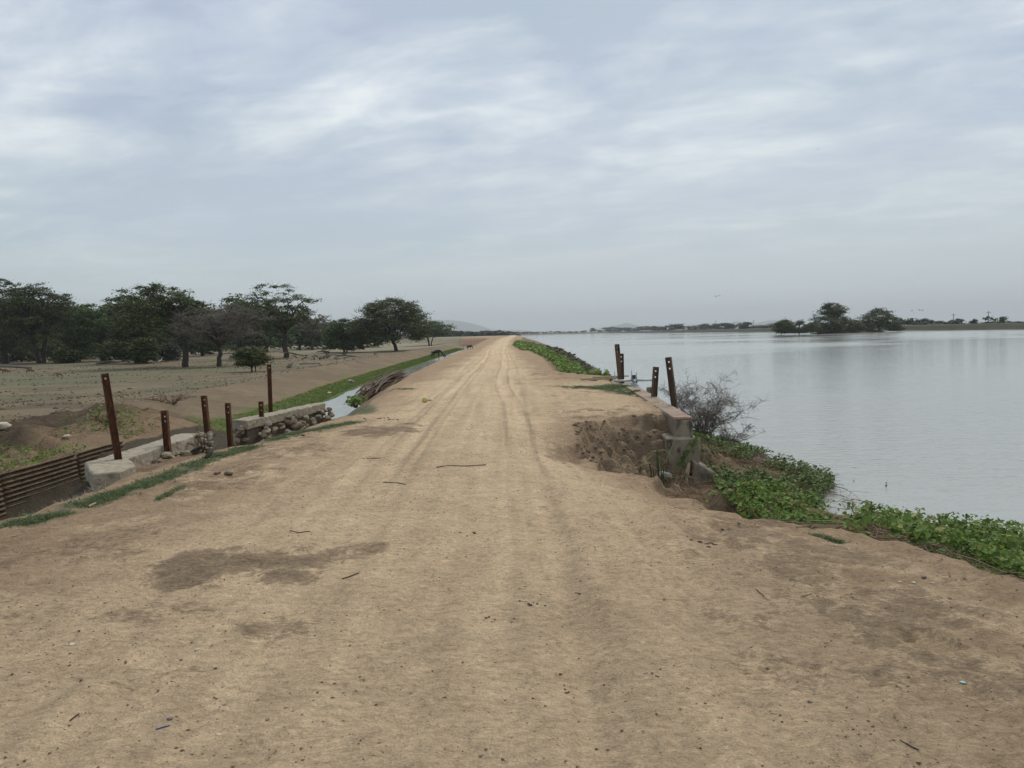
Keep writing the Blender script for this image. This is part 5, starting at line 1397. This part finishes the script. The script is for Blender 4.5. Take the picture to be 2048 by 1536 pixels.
BAG = noisy('thin_plastic', (0.33, 0.33, 0.325), (0.22, 0.22, 0.215), scale=6, rough=0.35, bump=0.4, bscale=18, bdist=0.02, spec=0.5)
import bmesh
def lump(name, radius, amp, freq, mat, seed, sq=(1, 1, 1), sub=3):
    bm = bmesh.new(); bmesh.ops.create_icosphere(bm, subdivisions=sub, radius=radius)
    for v in bm.verts:
        v.co += v.co.normalized() * amp * mnoise.noise(v.co * freq / radius + Vector((seed, 0, 0)))
        v.co = Vector((v.co.x * sq[0], v.co.y * sq[1], v.co.z * sq[2]))
    m = bpy.data.meshes.new(name); bm.to_mesh(m); bm.free(); m.materials.append(mat)
    for p in m.polygons: p.use_smooth = True
    return m
o = obj('plastic_bag', lump('plastic_bag', 0.10, 0.05, 2.6, BAG, 3, (1.25, 0.9, 0.7)), None, (2.56, 13.02, h(2.56, 13.02) + 0.07))
set_tag(o, 'crumpled greyish plastic bag caught behind the green stalks in the gully', 'bag')
a_, c_ = py(1371, 972, 13.25), py(1378, 926, 13.38)
o = tube_obj('cut_pole', [(np.array([a_, a_.lerp(c_, 0.5), c_]), [0.036, 0.034, 0.030])], WOOD_PALE, None, 9)
set_tag(o, 'pale cut pole leaning against the sluice pier', 'pole')
t = thing('climbing_plant', 'dark-leaved climber on the face of the sluice pier', 'plant', (3.02, 13.42, -0.95))
tube_obj('stem', [(np.array([(-0.02, 0, -0.1), (-0.06, -0.02, 0.2), (0.02, -0.02, 0.5), (0.16, -0.02, 0.72)]), [0.006, 0.005, 0.004, 0.003])], STALK, t, 5)
for k in range(26):
    f = r.uniform(0, 1)
    q = np.array([np.interp(f, [0, .4, .7, 1], [-.1, -.06, .12, .17]) + r.normal(0, .025), -0.045 + r.normal(0, .01), np.interp(f, [0, .4, .7, 1], [.05, .33, .55, .74])])
    o = bpy.data.objects.new('leaf', LEAFME[(k % 2) * 2]); o.location = q; o.rotation_euler = (r.normal(0, .3), r.uniform(0.9, 1.5), r.normal(-1.57, .5)); s = r.uniform(.06, .10); o.scale = (s, s, s); link(o, t)

# ------------------------------------------------------------------ bundle of reeds and branches lying in the canal
A_, B_ = py(727, 800, 36.0), py(812, 752, 47.0)
t = thing('brush_bundle', 'long heap of brown reeds and branches lying across the canal edge', 'brush', tuple(A_))
r = np.random.default_rng(71)
D_ = np.array(B_ - A_); lines = []
for k in range(420):
    f = np.sort(r.uniform(-0.05, 1.0, 2));
    if f[1] - f[0] < 0.12: continue
    w0 = r.normal(0, 0.24, 3) * [1, 1, 0.75]
    p0, p1 = D_ * f[0] + w0, D_ * f[1] + w0 + r.normal(0, 0.15, 3)
    mid = (p0 + p1) / 2 + [0, 0, 0.5 * r.uniform(0.3, 1)]
    lines.append((bez(p0, mid, p1, 5), r.uniform(0.012, 0.03)))
V, F = tubes_np(lines, 3)
set_tag(obj('reeds', mesh_np('reeds', V, F, [BRUSH]), t), kind='stuff')
for k in range(9):
    f0 = r.uniform(0.0, 0.5); p0 = D_ * f0 + [r.normal(0.25, 0.1), -0.3, r.uniform(0.25, 0.45)]; p1 = D_ * min(f0 + r.uniform(0.3, 0.6), 1.02) + [r.normal(0.2, 0.15), -0.2, r.uniform(0.3, 0.6)]
    tube_obj('branch', [(bez(p0, (p0 + p1) / 2 + [0, 0, 0.45], p1, 7), np.linspace(0.035, 0.018, 7))], WOOD_GREY, t, 5)
b = py(712, 806, 33.0)
x = b.x + r_.normal(0, 0.18, 260); y = b.y + r_.normal(0, 0.4, 260)
set_tag(obj('bank_weeds', mesh_np('bank_weeds', *leaf_scatter(x, y, 0.35, 0.14, r_, 0.05), [CREEP])), 'clump of bright weeds at the near end of the brush heap', kind='stuff')
a_, c_ = py(695, 803, 33.5), py(712, 812, 32.5)
set_tag(tube_obj('fallen_log', [(np.array([a_, a_.lerp(c_, 0.5), c_]), [0.09, 0.10, 0.10])], WOOD_DARK, None, 8), 'short dark log end poking over the canal water', 'log')

# ------------------------------------------------------------------ logs and dead wood
def log_between(name, label, pts, rad, mat, group=None):
    P = np.array([tuple(p) for p in pts])
    P[:, 2] += rad * 0.6
    return set_tag(tube_obj(name, [(P, np.linspace(rad, rad * 0.6, len(P)))], mat, None, 8), label, 'log', group)
log_between('fallen_log', 'dark beam lying in the hollow between the gap posts and the shoulder', [on_land(415, 908, 8, 22), on_land(450, 896, 8, 22), on_land(492, 884, 8, 22)], 0.035, WOOD_DARK)
log_between('fallen_log', 'short dark branch propped in the hollow by the near rubble end', [on_land(412, 920, 8, 22), on_land(436, 903, 8, 22) + Vector((0, 0, 0.1))], 0.03, WOOD_DARK)
log_between('fallen_log', 'grey fallen trunk under the shaded trees behind the tallest post', [on_land(195, 729, 40, 200), on_land(222, 727, 40, 200) + Vector((0, 0, 0.15)), on_land(246, 724, 40, 200)], 0.28, WOOD_GREY)
log_between('fallen_log', 'grey fallen trunk above the goats at the left edge', [on_land(-5, 734, 40, 200), on_land(28, 735, 40, 200), on_land(62, 738, 40, 200)], 0.25, WOOD_GREY)
log_between('fallen_log', 'short grey stump leaning by the brush pile right of the tall upright post', [on_land(577, 736, 40, 120), on_land(590, 732, 40, 120) + Vector((0, 0, 0.7))], 0.2, WOOD_GREY)
log_between('fallen_log', 'thin pale branch lying below the dead-wood pile', [on_land(600, 729, 40, 120), on_land(640, 728, 40, 120)], 0.1, WOOD_GREY)
p = on_land(650, 719, 40, 200)
t = thing('dead_wood_pile', 'pile of grey dead branches beside the rounded thicket', 'wood pile', tuple(p))
r = np.random.default_rng(77)
for k in range(34):
    c0 = np.array([r.normal(0, 2.0), r.normal(0, 1.2), abs(r.normal(0, 0.4))]); d = np.array([r.normal(0, 1.3), r.normal(0, 0.6), r.normal(0.1, 0.3)])
    tube_obj('branch', [(bez(c0, c0 + d * 0.5 + [0, 0, 0.25], c0 + d, 5), np.linspace(0.14, 0.05, 5) * r.uniform(0.4, 1.1))], WOOD_GREY if k % 2 else WOOD_DARK, t, 5)
p = on_land(480, 893, 8, 24)

# ------------------------------------------------------------------ sticks, stones and scraps on the road
def stick(label, pts, rad, mat=None, name='stick'):
    P = []
    for u, v in pts:
        q = on_land(u, v, 1.8, 40); P.append((q.x, q.y, q.z + rad * 0.8))
    P = np.array(P)
    return set_tag(tube_obj(name, [(P, rad)], mat or WOOD_DARK, None, 5), label, 'stick', 'sticks lying on the dirt road')
stick('longest thin stick lying across the middle of the road', [(873, 935), (895, 932), (930, 934), (972, 931)], 0.0055)
stick('bent twig left of the longest stick on the road', [(766, 966), (785, 966), (800, 969), (811, 971)], 0.0045)
stick('short stick on the left half of the road near the rubble headwall', [(725, 918), (745, 918), (762, 918)], 0.0045)
stick('pale crooked twig on the right half of the road', [(1604, 1195), (1614, 1193), (1622, 1189)], 0.005, WOOD_PALE)
stick('small pale twig near the right bank', [(1577, 1179), (1583, 1173), (1589, 1170)], 0.004, WOOD_PALE)
stick('dark thin twig lying downhill on the right of the road', [(1505, 1175), (1515, 1183), (1528, 1194)], 0.003)
stick('dark twig at the lower right of the road', [(1800, 1483), (1820, 1493), (1838, 1503)], 0.0025)
stick('forked dry twig left of the wheel track', [(684, 1160), (700, 1155), (718, 1148)], 0.004)
stick('thin curved twig in the wide dark stain', [(580, 1062), (597, 1066), (620, 1064)], 0.0035)
stick('short dark twig at the lower left of the road', [(140, 1443), (150, 1437), (158, 1429)], 0.003)
stick('pale straight stick at the left edge below the grass', [(22, 1076), (35, 1072), (50, 1068)], 0.006, WOOD_PALE)
stick('pale broken stick below the left grass strip', [(177, 1016), (184, 1012), (191, 1009)], 0.012, WOOD_PALE)
BLUE = noisy('blue_plastic', (0.02, 0.035, 0.20), (0.03, 0.05, 0.26), scale=10, rough=0.4, bump=0, spec=0.4)
o = stick('blue plastic straw lying at the lower left of the road', [(312, 1460), (326, 1456), (340, 1453)], 0.0028, BLUE, 'plastic_straw'); o['category'] = 'straw'; del o['group']
FRUIT = noisy('yellow_green_rind', (0.42, 0.40, 0.13), (0.50, 0.46, 0.20), scale=12, rough=0.5, bump=0.1)
CHIP = noisy('pale_chip', (0.58, 0.50, 0.38), (0.42, 0.35, 0.26), scale=14, rough=0.9, bump=0.2, spec=0.05)
q = on_land(850, 805, 8, 40); o = obj('fruit', lump('fruit', 0.075, 0.008, 1.5, FRUIT, 2), None, q + Vector((0, 0, 0.06))); set_tag(o, 'round yellow-green fruit on the road near the brush heap', 'fruit')
q = on_land(857, 802, 8, 40); o = obj('shell_piece', lump('shell_piece', 0.05, 0.01, 1.5, CHIP, 5, (1.4, 0.6, 0.5)), None, q + Vector((0.02, 0, 0.02))); set_tag(o, 'white piece beside the yellow-green fruit', 'shell')
def pebble(u, v, size, label, mat, name='pebble', cat='stone', flat=0.55, grp=None):
    q = on_land(u, v, 1.8, 60)
    o = obj(name, lump(name, size, size * 0.5, 1.4, mat, u * 0.37, (1.2, 0.85, flat), 2), None, q + Vector((0, 0, size * flat * 0.45)))
    o.rotation_euler = (0, 0, u); return set_tag(o, label, cat, grp)
PLG = noisy('pale_green_plastic', (0.36, 0.46, 0.43), (0.30, 0.40, 0.38), scale=9, rough=0.5, bump=0.1)
pebble(1925, 1365, 0.012, 'pale green scrap of plastic at the lower right of the road', PLG, 'plastic_scrap', 'scrap', 0.25)
pebble(143, 1292, 0.018, 'white flat shell fragment at the lower left of the road', CHIP, 'shell_piece', 'shell', 0.3)
sg = 'small stones on the road'
for u, v, s_, lab, mt in [(1800, 1165, 0.012, 'small pale stone near the right bank, left of a cluster', CHIP), (1827, 1169, 0.015, 'pale oval stone in the middle of the right-bank cluster', CHIP), (1866, 1167, 0.010, 'small pale stone right of the cluster by the bank', CHIP),
                          (1848, 1157, 0.017, 'dark stone with a pale side above the right-bank cluster', STONE_B), (1899, 1199, 0.013, 'dark flat stone below the right bank', STONE_B), (962, 1513, 0.008, 'tan pebble at the bottom of the road', STONE_A),
                          (450, 1412, 0.010, 'dark pebble on the lower left of the road', STONE_B), (340, 1439, 0.011, 'dark pebble left of the blue straw', STONE_B), (535, 1440, 0.009, 'dark pebble right of the blue straw', STONE_B), (436, 1471, 0.012, 'white chip below the blue straw', CHIP),
                          (393, 1301, 0.012, 'white pebble below the dark stain', CHIP), (1620, 1405, 0.010, 'dark flat pebble at the lower right', STONE_B), (435, 948, 0.045, 'brown mud clod on the left shoulder, left of a pair', STONE_C), (458, 950, 0.055, 'brown mud clod on the left shoulder, right of a pair', STONE_C),
                          (8, 858, 0.20, 'white stone among the weeds at the left edge', CHIP), (133, 876, 0.09, 'white stone on the bank above the corrugated wall', CHIP), (700, 762, 0.30, 'grey stone lying on the green canal bank', STONE_A), (658, 788, 0.14, 'small pale stone at the canal turf edge', CHIP), (642, 829, 0.10, 'pale stone at the canal end of the rubble headwall', CHIP)]:
    pebble(u, v, s_, lab, mt, grp=sg)
# crumbs of dung
DUNG = noisy('dry_dung', (0.060, 0.044, 0.031), (0.110, 0.082, 0.058), scale=14, rough=0.95, bump=0.5, bscale=60, bdist=0.006)
DM = [lump('lump', 1.0, 0.5, 1.3, DUNG, 7 * k, (1.2, 0.9, 0.6), 2) for k in range(4)]
r = np.random.default_rng(83)
for k, (u, v, s_, lab) in enumerate([(907, 1065, 0.017, 'dark dung crumbs in mid road, left of two heaps'), (942, 1066, 0.020, 'dark dung crumbs in mid road, right of two heaps'), (984, 1241, 0.012, 'few dung crumbs left of the road middle'), (1019, 1244, 0.012, 'few dung crumbs at the road middle'), (1062, 1210, 0.016, 'small dark dung heap right of the road middle'),
                                     (1155, 1188, 0.014, 'dark dung crumb above the right of the road middle'), (1177, 1161, 0.014, 'dark dung crumb farther up the right of the road'), (1048, 1173, 0.012, 'dung crumbs near the road middle below the twigs'), (1294, 1349, 0.013, 'dung crumbs at the lower right of the middle'), (1120, 1368, 0.013, 'dung crumb at the lower middle of the road'),
                                     (1132, 1387, 0.012, 'dung crumb lowest of the middle pair'), (1450, 1060, 0.024, 'dung heap on the dark soil near the right bank, left'), (1490, 1055, 0.022, 'dung heap on the dark soil near the right bank, right'), (1400, 1085, 0.024, 'trodden dung below the gully lip'), (745, 838, 0.05, 'dung crumbs by the small grass patch'), (772, 836, 0.045, 'dung lump right of the small grass patch'), (786, 841, 0.04, 'dung lumps above the dark patch of soil'), (590, 873, 0.05, 'dung lump by the shoulder grass')]):
    q = on_land(u, v, 1.8, 40)
    t = thing('dung_heap', lab, 'dung', tuple(q), 'dung on the dirt road')
    for j in range(r.integers(3, 9)):
        o = bpy.data.objects.new('lump', DM[j % 4]); dx, dy = r.normal(0, 2.4 * s_), r.normal(0, 2.4 * s_)
        o.location = (dx, dy, h(q.x + dx, q.y + dy) - q.z + 0.05 * s_); k_ = s_ * r.uniform(.25, 1) ** 1.3 * 0.75; o.scale = (k_ * r.uniform(.8, 1.6), k_, k_ * 0.7); o.rotation_euler = (0, 0, r.uniform(0, 6)); link(o, t)

# loose crumbs of earth all over the crest
def crumbs(n, y0, y1, smin, smax, mat, name, label, seed, dens=None):
    r = np.random.default_rng(seed)
    y = np.exp(r.uniform(np.log(y0), np.log(y1), n)); L_, R_ = ip(LE, y), ip(RE, y)
    x = L_ - 0.3 + (R_ - L_ + 0.5) * r.uniform(0, 1, n)
    k = np.abs(x / y) < 0.75
    k &= (fbm(x * 0.9, y * 0.9, seed, 3) > r.uniform(0.30, 0.66, n)); x, y = x[k], y[k]; n = len(x)
    s = (smin + (smax - smin) * r.uniform(0, 1, n) ** 4.5) * np.maximum(1, y / 7) ** 0.5
    z = land(x, y)
    O = np.array([(1, 0, 0), (0, 1, 0), (-1, 0, 0), (0, -1, 0), (0, 0, 1), (0.1, 0.1, -1)], float)
    a = r.uniform(0, 6.28, n)
    J = O[None] * r.uniform(0.55, 1.3, (n, 6, 1)) * np.array([1.2, 0.9, 0.6])
    X = J[..., 0] * np.cos(a)[:, None] - J[..., 1] * np.sin(a)[:, None]; Y_ = J[..., 0] * np.sin(a)[:, None] + J[..., 1] * np.cos(a)[:, None]
    V = np.stack([X, Y_, J[..., 2]], -1) * s[:, None, None] + np.stack([x, y, z + 0.15 * s], -1)[:, None, :]
    T = np.array([(0, 1, 4), (1, 2, 4), (2, 3, 4), (3, 0, 4), (1, 0, 5), (2, 1, 5), (3, 2, 5), (0, 3, 5)])
    F = (np.arange(n)[:, None, None] * 6 + T[None]).reshape(-1, 3)
    return set_tag(obj(name, mesh_np(name, V.reshape(-1, 3), F, [mat])), label, kind='stuff')
CRUMB = leaf_mat('earth_crumb', [(0.0, (0.15, 0.105, 0.07)), (0.5, (0.20, 0.145, 0.095)), (0.9, (0.34, 0.26, 0.17)), (1.0, (0.50, 0.43, 0.33))], rough=0.95, trans=0, spec=0.1)
CRUMB_D = leaf_mat('dark_crumb', [(0.0, (0.060, 0.043, 0.031)), (0.6, (0.125, 0.088, 0.060)), (1.0, (0.20, 0.145, 0.095))], rough=0.95, trans=0, spec=0.1)
crumbs(26000, 2.3, 16, 0.0016, 0.0095, CRUMB, 'soil_crumbs', 'loose crumbs of earth scattered over the road', 91)
crumbs(2200, 2.3, 26, 0.0014, 0.0062, CRUMB_D, 'dark_crumbs', 'small dark crumbs scattered over the road', 93)

# clods broken off the walls of the gully
n = 900
r_ = np.random.default_rng(95)
y = r_.uniform(10.2, 14.9, n); x = ip(RE, y) + 0.08 + r_.uniform(0, 1, n) ** 1.5 * 1.9
k = x < 3.0; x, y = x[k], y[k]; n = len(x)
O = np.array([(1, 0, 0), (0, 1, 0), (-1, 0, 0), (0, -1, 0), (0, 0, 1), (0.1, 0.1, -1)], float)
s_ = 0.008 + 0.034 * r_.uniform(0, 1, n) ** 2.5
V = O[None] * r_.uniform(0.5, 1.3, (n, 6, 1)) * s_[:, None, None] * [1.2, 1, 0.8] + np.stack([x, y, land(x, y) + 0.2 * s_], -1)[:, None, :]
T = np.array([(0, 1, 4), (1, 2, 4), (2, 3, 4), (3, 0, 4), (1, 0, 5), (2, 1, 5), (3, 2, 5), (0, 3, 5)])
CLOD = leaf_mat('gully_clod', [(0.0, (0.13, 0.092, 0.060)), (0.6, (0.22, 0.16, 0.105)), (1.0, (0.31, 0.23, 0.155))], rough=0.95, trans=0, spec=0.05)
set_tag(obj('gully_clods', mesh_np('gully_clods', V.reshape(-1, 3), (np.arange(n)[:, None, None] * 6 + T[None]).reshape(-1, 3), [CLOD])), 'crumbled clods of earth in the washed-out gully', kind='stuff')

# ------------------------------------------------------------------ animals (one continuous body each)
def skinned(name, verts, edges, radii, mat, parent):
    m = bpy.data.meshes.new(name); m.from_pydata(verts, edges, [])
    o = bpy.data.objects.new(name, m); link(o, parent)
    sk = o.modifiers.new('skin', 'SKIN'); sk.use_smooth_shade = True
    for i, r0 in enumerate(radii):
        d = m.skin_vertices[0].data[i]
        d.radius = (r0, r0) if not hasattr(r0, '__len__') else r0
        d.use_root = (i == 0)
    ss_ = o.modifiers.new('sub', 'SUBSURF'); ss_.levels = 1; ss_.render_levels = 1
    m.materials.append(mat)
    return o
def quadruped(name, label, base, heading, scale, mat, group, cat, head='down', horns=False, tail=True, slim=1.0, leg=0.0):
    t = thing(name, label, cat, base, group, heading); t.scale = (scale,) * 3
    V = [(-0.55, 0, 1.22), (-0.10, 0, 1.14), (0.42, 0, 1.20), (0.68, 0, 1.32)]
    R = [0.27 * slim, 0.30 * slim, 0.27 * slim, 0.19 * slim]
    if head == 'down': V += [(0.98, 0, 0.98), (1.16, 0, 0.62), (1.24, 0, 0.40), (1.30, 0, 0.20)]
    elif head == 'low': V += [(1.0, 0, 1.22), (1.22, 0, 1.0), (1.34, 0, 0.86), (1.48, 0, 0.68)]
    else: V += [(0.88, 0, 1.58), (1.02, 0, 1.80), (1.16, 0, 1.74), (1.38, 0, 1.56)]
    R += [0.13 * slim, 0.115 * slim, 0.09, 0.065]
    E = [(0, 1), (1, 2), (2, 3), (3, 4), (4, 5), (5, 6), (6, 7)]
    for s in (-1, 1):
        k = len(V); st = 0.10 * s + leg
        V += [(-0.60, 0.13 * s, 1.02), (-0.50 + st, 0.16 * s, 0.78), (-0.70 + st, 0.16 * s, 0.48), (-0.66 + st, 0.16 * s, 0.14), (-0.62 + st, 0.16 * s, 0.02)]
        R += [0.16, 0.11, 0.06, 0.045, 0.05]; E += [(0, k), (k, k + 1), (k + 1, k + 2), (k + 2, k + 3), (k + 3, k + 4)]
        k = len(V)
        V += [(0.44, 0.12 * s, 0.98), (0.42 - st, 0.15 * s, 0.80), (0.45 - st, 0.15 * s, 0.46), (0.44 - st, 0.15 * s, 0.14), (0.48 - st, 0.15 * s, 0.02)]
        R += [0.13, 0.085, 0.055, 0.043, 0.05]; E += [(2, k), (k, k + 1), (k + 1, k + 2), (k + 2, k + 3), (k + 3, k + 4)]
    skinned('body', V, E, R, mat, t)
    hp = np.array(V[5]); d = np.array(V[6]) - hp
    for s in (-1, 1):
        q = hp + [0, 0.07 * s, 0.03] - d * 0.25
        tube_obj('ear', [(np.array([q, q + [-0.02, 0.05 * s, 0.09], q + [-0.03, 0.06 * s, 0.15]]), [0.028, 0.03, 0.006])], mat, t, 5)
        if horns:
            tube_obj('horn', [(bez(q, q + [-0.05, 0.02 * s, 0.2], q + [-0.22, 0.05 * s, 0.22], 5), [0.03, 0.025, 0.02, 0.014, 0.006])], WOOD_GREY, t, 5)
    if tail:
        tube_obj('tail', [(np.array([(-0.78, 0, 1.28), (-0.92, 0, 1.10), (-0.96, 0, 0.80), (-0.94, 0, 0.52)]), [0.05, 0.055, 0.06, 0.02])], mat, t, 6)
    return t
HORSE = noisy('black_coat', (0.012, 0.011, 0.010), (0.024, 0.020, 0.017), scale=3, rough=0.6, bump=0)
def pied(name, top, low_, z0):
    m, N, p = new_mat(name)
    tcn = N.n('ShaderNodeTexCoord'); sp = N.n('ShaderNodeSeparateXYZ', i_0=tcn.outputs['Object'])
    nz = N.noise(tcn.outputs['Object'], 2.2, 3)
    f = N.ramp(N.math('ADD', sp.outputs[2], N.math('MULTIPLY', N.math('SUBTRACT', nz, 0.5), 0.5)), [(z0, 0.0), (z0 + 0.08, 1.0)])
    N.t.links.new(N.mix(f, low_, top), p.inputs['Base Color']); p.inputs['Roughness'].default_value = 0.8
    return m
GOAT = pied('chestnut_and_white_coat', (0.16, 0.066, 0.030), (0.46, 0.38, 0.29), 0.52)
GOAT2 = pied('fawn_coat', (0.17, 0.095, 0.045), (0.24, 0.16, 0.09), 0.4)
hg, gg = 'dark horses at the canal', 'goats grazing on the plain'
p = on_land(873, 717, 40, 260); sc = (17.5 * PXM(p.y)) / 1.42
quadruped('horse', 'dark horse with its head down drinking at the canal', (p.x, p.y, p.z - 0.03), math.radians(-20), sc, HORSE, hg, 'horse', 'down')
p = on_land(890, 716, 40, 260); sc = (9.5 * PXM(p.y)) / 1.5
quadruped('horse', 'small dark foal standing in the canal right of the drinking horse', (p.x, p.y, p.z - 0.03), math.radians(95), sc, HORSE, hg, 'horse', 'low')
p = on_land(939, 699, 60, 300); sc = (9.0 * PXM(p.y)) / 1.4
quadruped('horse', 'dark horse grazing farther along the canal', (p.x, p.y, p.z - 0.03), math.radians(-25), sc, HORSE, hg, 'horse', 'down')
for u, v, hp, hd, mt, lab, hh in [(14, 750, 12.5, 170, GOAT, 'brown goat with white legs grazing at the left edge', 'down'), (62, 749, 12, 175, GOAT, 'brown goat with white legs, second from the left edge', 'down'),
                                  (119, 756, 11, 200, GOAT2, 'fawn goat stepping down, farthest right of the goats', 'low'), (-1, 747, 12, 190, GOAT, 'dark brown goat cut off by the left edge', 'low')]:
    p = on_land(u, v, 30, 200); sc = (hp * PXM(p.y)) / 1.42
    quadruped('goat', lab, (p.x, p.y, p.z - 0.02), math.radians(hd), sc, mt, gg, 'goat', hh, horns=False, tail=False, slim=1.05)

# ------------------------------------------------------------------ birds
BIRD = noisy('dark_plumage', (0.03, 0.03, 0.032), (0.05, 0.048, 0.045), scale=5, rough=0.8, bump=0)
EGRET = noisy('white_plumage', (0.72, 0.70, 0.66), (0.64, 0.62, 0.58), scale=5, rough=0.8, bump=0)
def bird(u, v, Y, span, label, group, mat, flap=0.5, head=0.3):
    p = py(u, v, Y)
    t = thing('flying_bird', label, 'bird', tuple(p), group, head)
    b_ = span * 0.24
    tube_obj('body', [(np.array([(-b_ * 1.2, 0, 0), (-b_ * 0.6, 0, 0.0), (0, 0, 0), (b_ * 0.6, 0, 0.01), (b_ * 0.95, 0, 0.03), (b_ * 1.35, 0, 0.03)]), np.array([0.12, 0.22, 0.30, 0.24, 0.14, 0.02]) * b_)], mat, t, 8)
    for s in (-1, 1):
        V = [(b_ * 0.45, 0.05 * s, 0.02), (b_ * 0.30, span * 0.27 * s, span * 0.16 * flap), (-b_ * 0.35, span * 0.5 * s, span * 0.10 * flap), (-b_ * 0.45, span * 0.26 * s, span * 0.12 * flap), (-b_ * 0.4, 0.05 * s, 0.02)]
        V2 = [(a, b, c - 0.012 * span) for a, b, c in V]
        F = [(0, 1, 3, 4), (1, 2, 3), (9, 8, 6, 5), (8, 7, 6), (0, 5, 6, 1), (1, 6, 7, 2), (2, 7, 8, 3), (3, 8, 9, 4)]
        obj('wing', pyd('wing', V + V2, F, [mat]), t)
for u, v, Y, sp, lab, mt in [(1432, 592.5, 150, 0.8, 'dark bird in flight, left of two over the reservoir', BIRD), (1439, 591.5, 160, 0.7, 'dark bird in flight, right of two over the reservoir', BIRD),
                             (1824, 621.5, 170, 0.8, 'bird in flight right of the island, leftmost of three', BIRD), (1839, 620, 170, 0.9, 'bird in flight right of the island, middle of three', BIRD), (1845, 620.5, 175, 0.9, 'bird in flight right of the island, last of three', BIRD),
                             (1827, 626, 170, 0.7, 'pale bird flying just below the three right of the island', EGRET), (1117, 122, 160, 0.45, 'tiny dark bird high in the middle of the sky', BIRD), (1636, 298, 160, 0.6, 'tiny bird in the sky above the island', BIRD), (1496, 219, 170, 0.45, 'tiny speck of a bird high right of the middle', BIRD),
                             (1857, 667.5, 215, 1.2, 'pale bird skimming the water right of the island, left of two', EGRET), (1864, 669.5, 210, 1.1, 'pale bird skimming the water right of the island, right of two', EGRET)]:
    bird(u, v, Y, sp, lab, 'birds in flight', mt, 0.6, random.uniform(-0.5, 0.8))
p = on_land(321, 729, 40, 220)
t = thing('egret', 'white egret standing on the turf under the umbrella tree', 'bird', tuple(p))
tube_obj('body', [(np.array([(-0.35, 0, 0.42), (-0.15, 0, 0.52), (0.1, 0, 0.58), (0.22, 0, 0.72), (0.20, 0, 0.92), (0.30, 0, 0.97), (0.46, 0, 0.95)]), [0.03, 0.11, 0.12, 0.05, 0.035, 0.045, 0.01])], EGRET, t, 8)
for s in (-1, 1):
    tube_obj('leg', [(np.array([(0.0, 0.05 * s, 0.5), (0.02, 0.05 * s, 0.25), (0.0, 0.05 * s, -0.01)]), [0.02, 0.014, 0.014])], BIRD, t, 5)

# dry lumps and dung dotted over the plain
n = 420
r_ = np.random.default_rng(99)
y = np.exp(r_.uniform(np.log(26), np.log(110), n)); x = -18 - r_.uniform(0, 1, n) * (0.75 * y - 10)
x = np.clip(x, -80, -17)
O = np.array([(1, 0, 0), (0, 1, 0), (-1, 0, 0), (0, -1, 0), (0, 0, 1), (0.1, 0.1, -1)], float)
s = 0.04 + 0.16 * r_.uniform(0, 1, n) ** 3
V = O[None] * r_.uniform(0.5, 1.3, (n, 6, 1)) * s[:, None, None] * [1.3, 1, 0.6] + np.stack([x, y, land(x, y)], -1)[:, None, :]
T = np.array([(0, 1, 4), (1, 2, 4), (2, 3, 4), (3, 0, 4), (1, 0, 5), (2, 1, 5), (3, 2, 5), (0, 3, 5)])
set_tag(obj('field_crumbs', mesh_np('field_crumbs', V.reshape(-1, 3), (np.arange(n)[:, None, None] * 6 + T[None]).reshape(-1, 3), [CRUMB_D])), 'dark clods and dung dotted over the dry plain', kind='stuff')

# dry and green tufts on the grazed plain
n = 9000
r_ = np.random.default_rng(103)
y = np.exp(r_.uniform(np.log(26), np.log(125), n)); x = -16.5 - r_.uniform(0, 1, n) * (0.75 * y - 9)
k = fbm(x * 0.22, y * 0.3, 341, 3) > r_.uniform(0.42, 0.62, n); x, y = x[k], y[k]
V, F = tri_blades(x, y, land(x, y) - 0.01, 0.05 + 0.0006 * y, 0.02 + 0.0009 * y, r_, 0.9)
TUFT = leaf_mat('plain_tuft', [(0.0, (0.10, 0.095, 0.05)), (0.5, (0.15, 0.14, 0.075)), (0.8, (0.12, 0.14, 0.06)), (1.0, (0.24, 0.20, 0.12))], trans=0.1, spec=0.05)
set_tag(obj('field_grass', mesh_np('field_grass', V, F, [TUFT])), 'short grazed tufts scattered over the dry plain', kind='stuff')
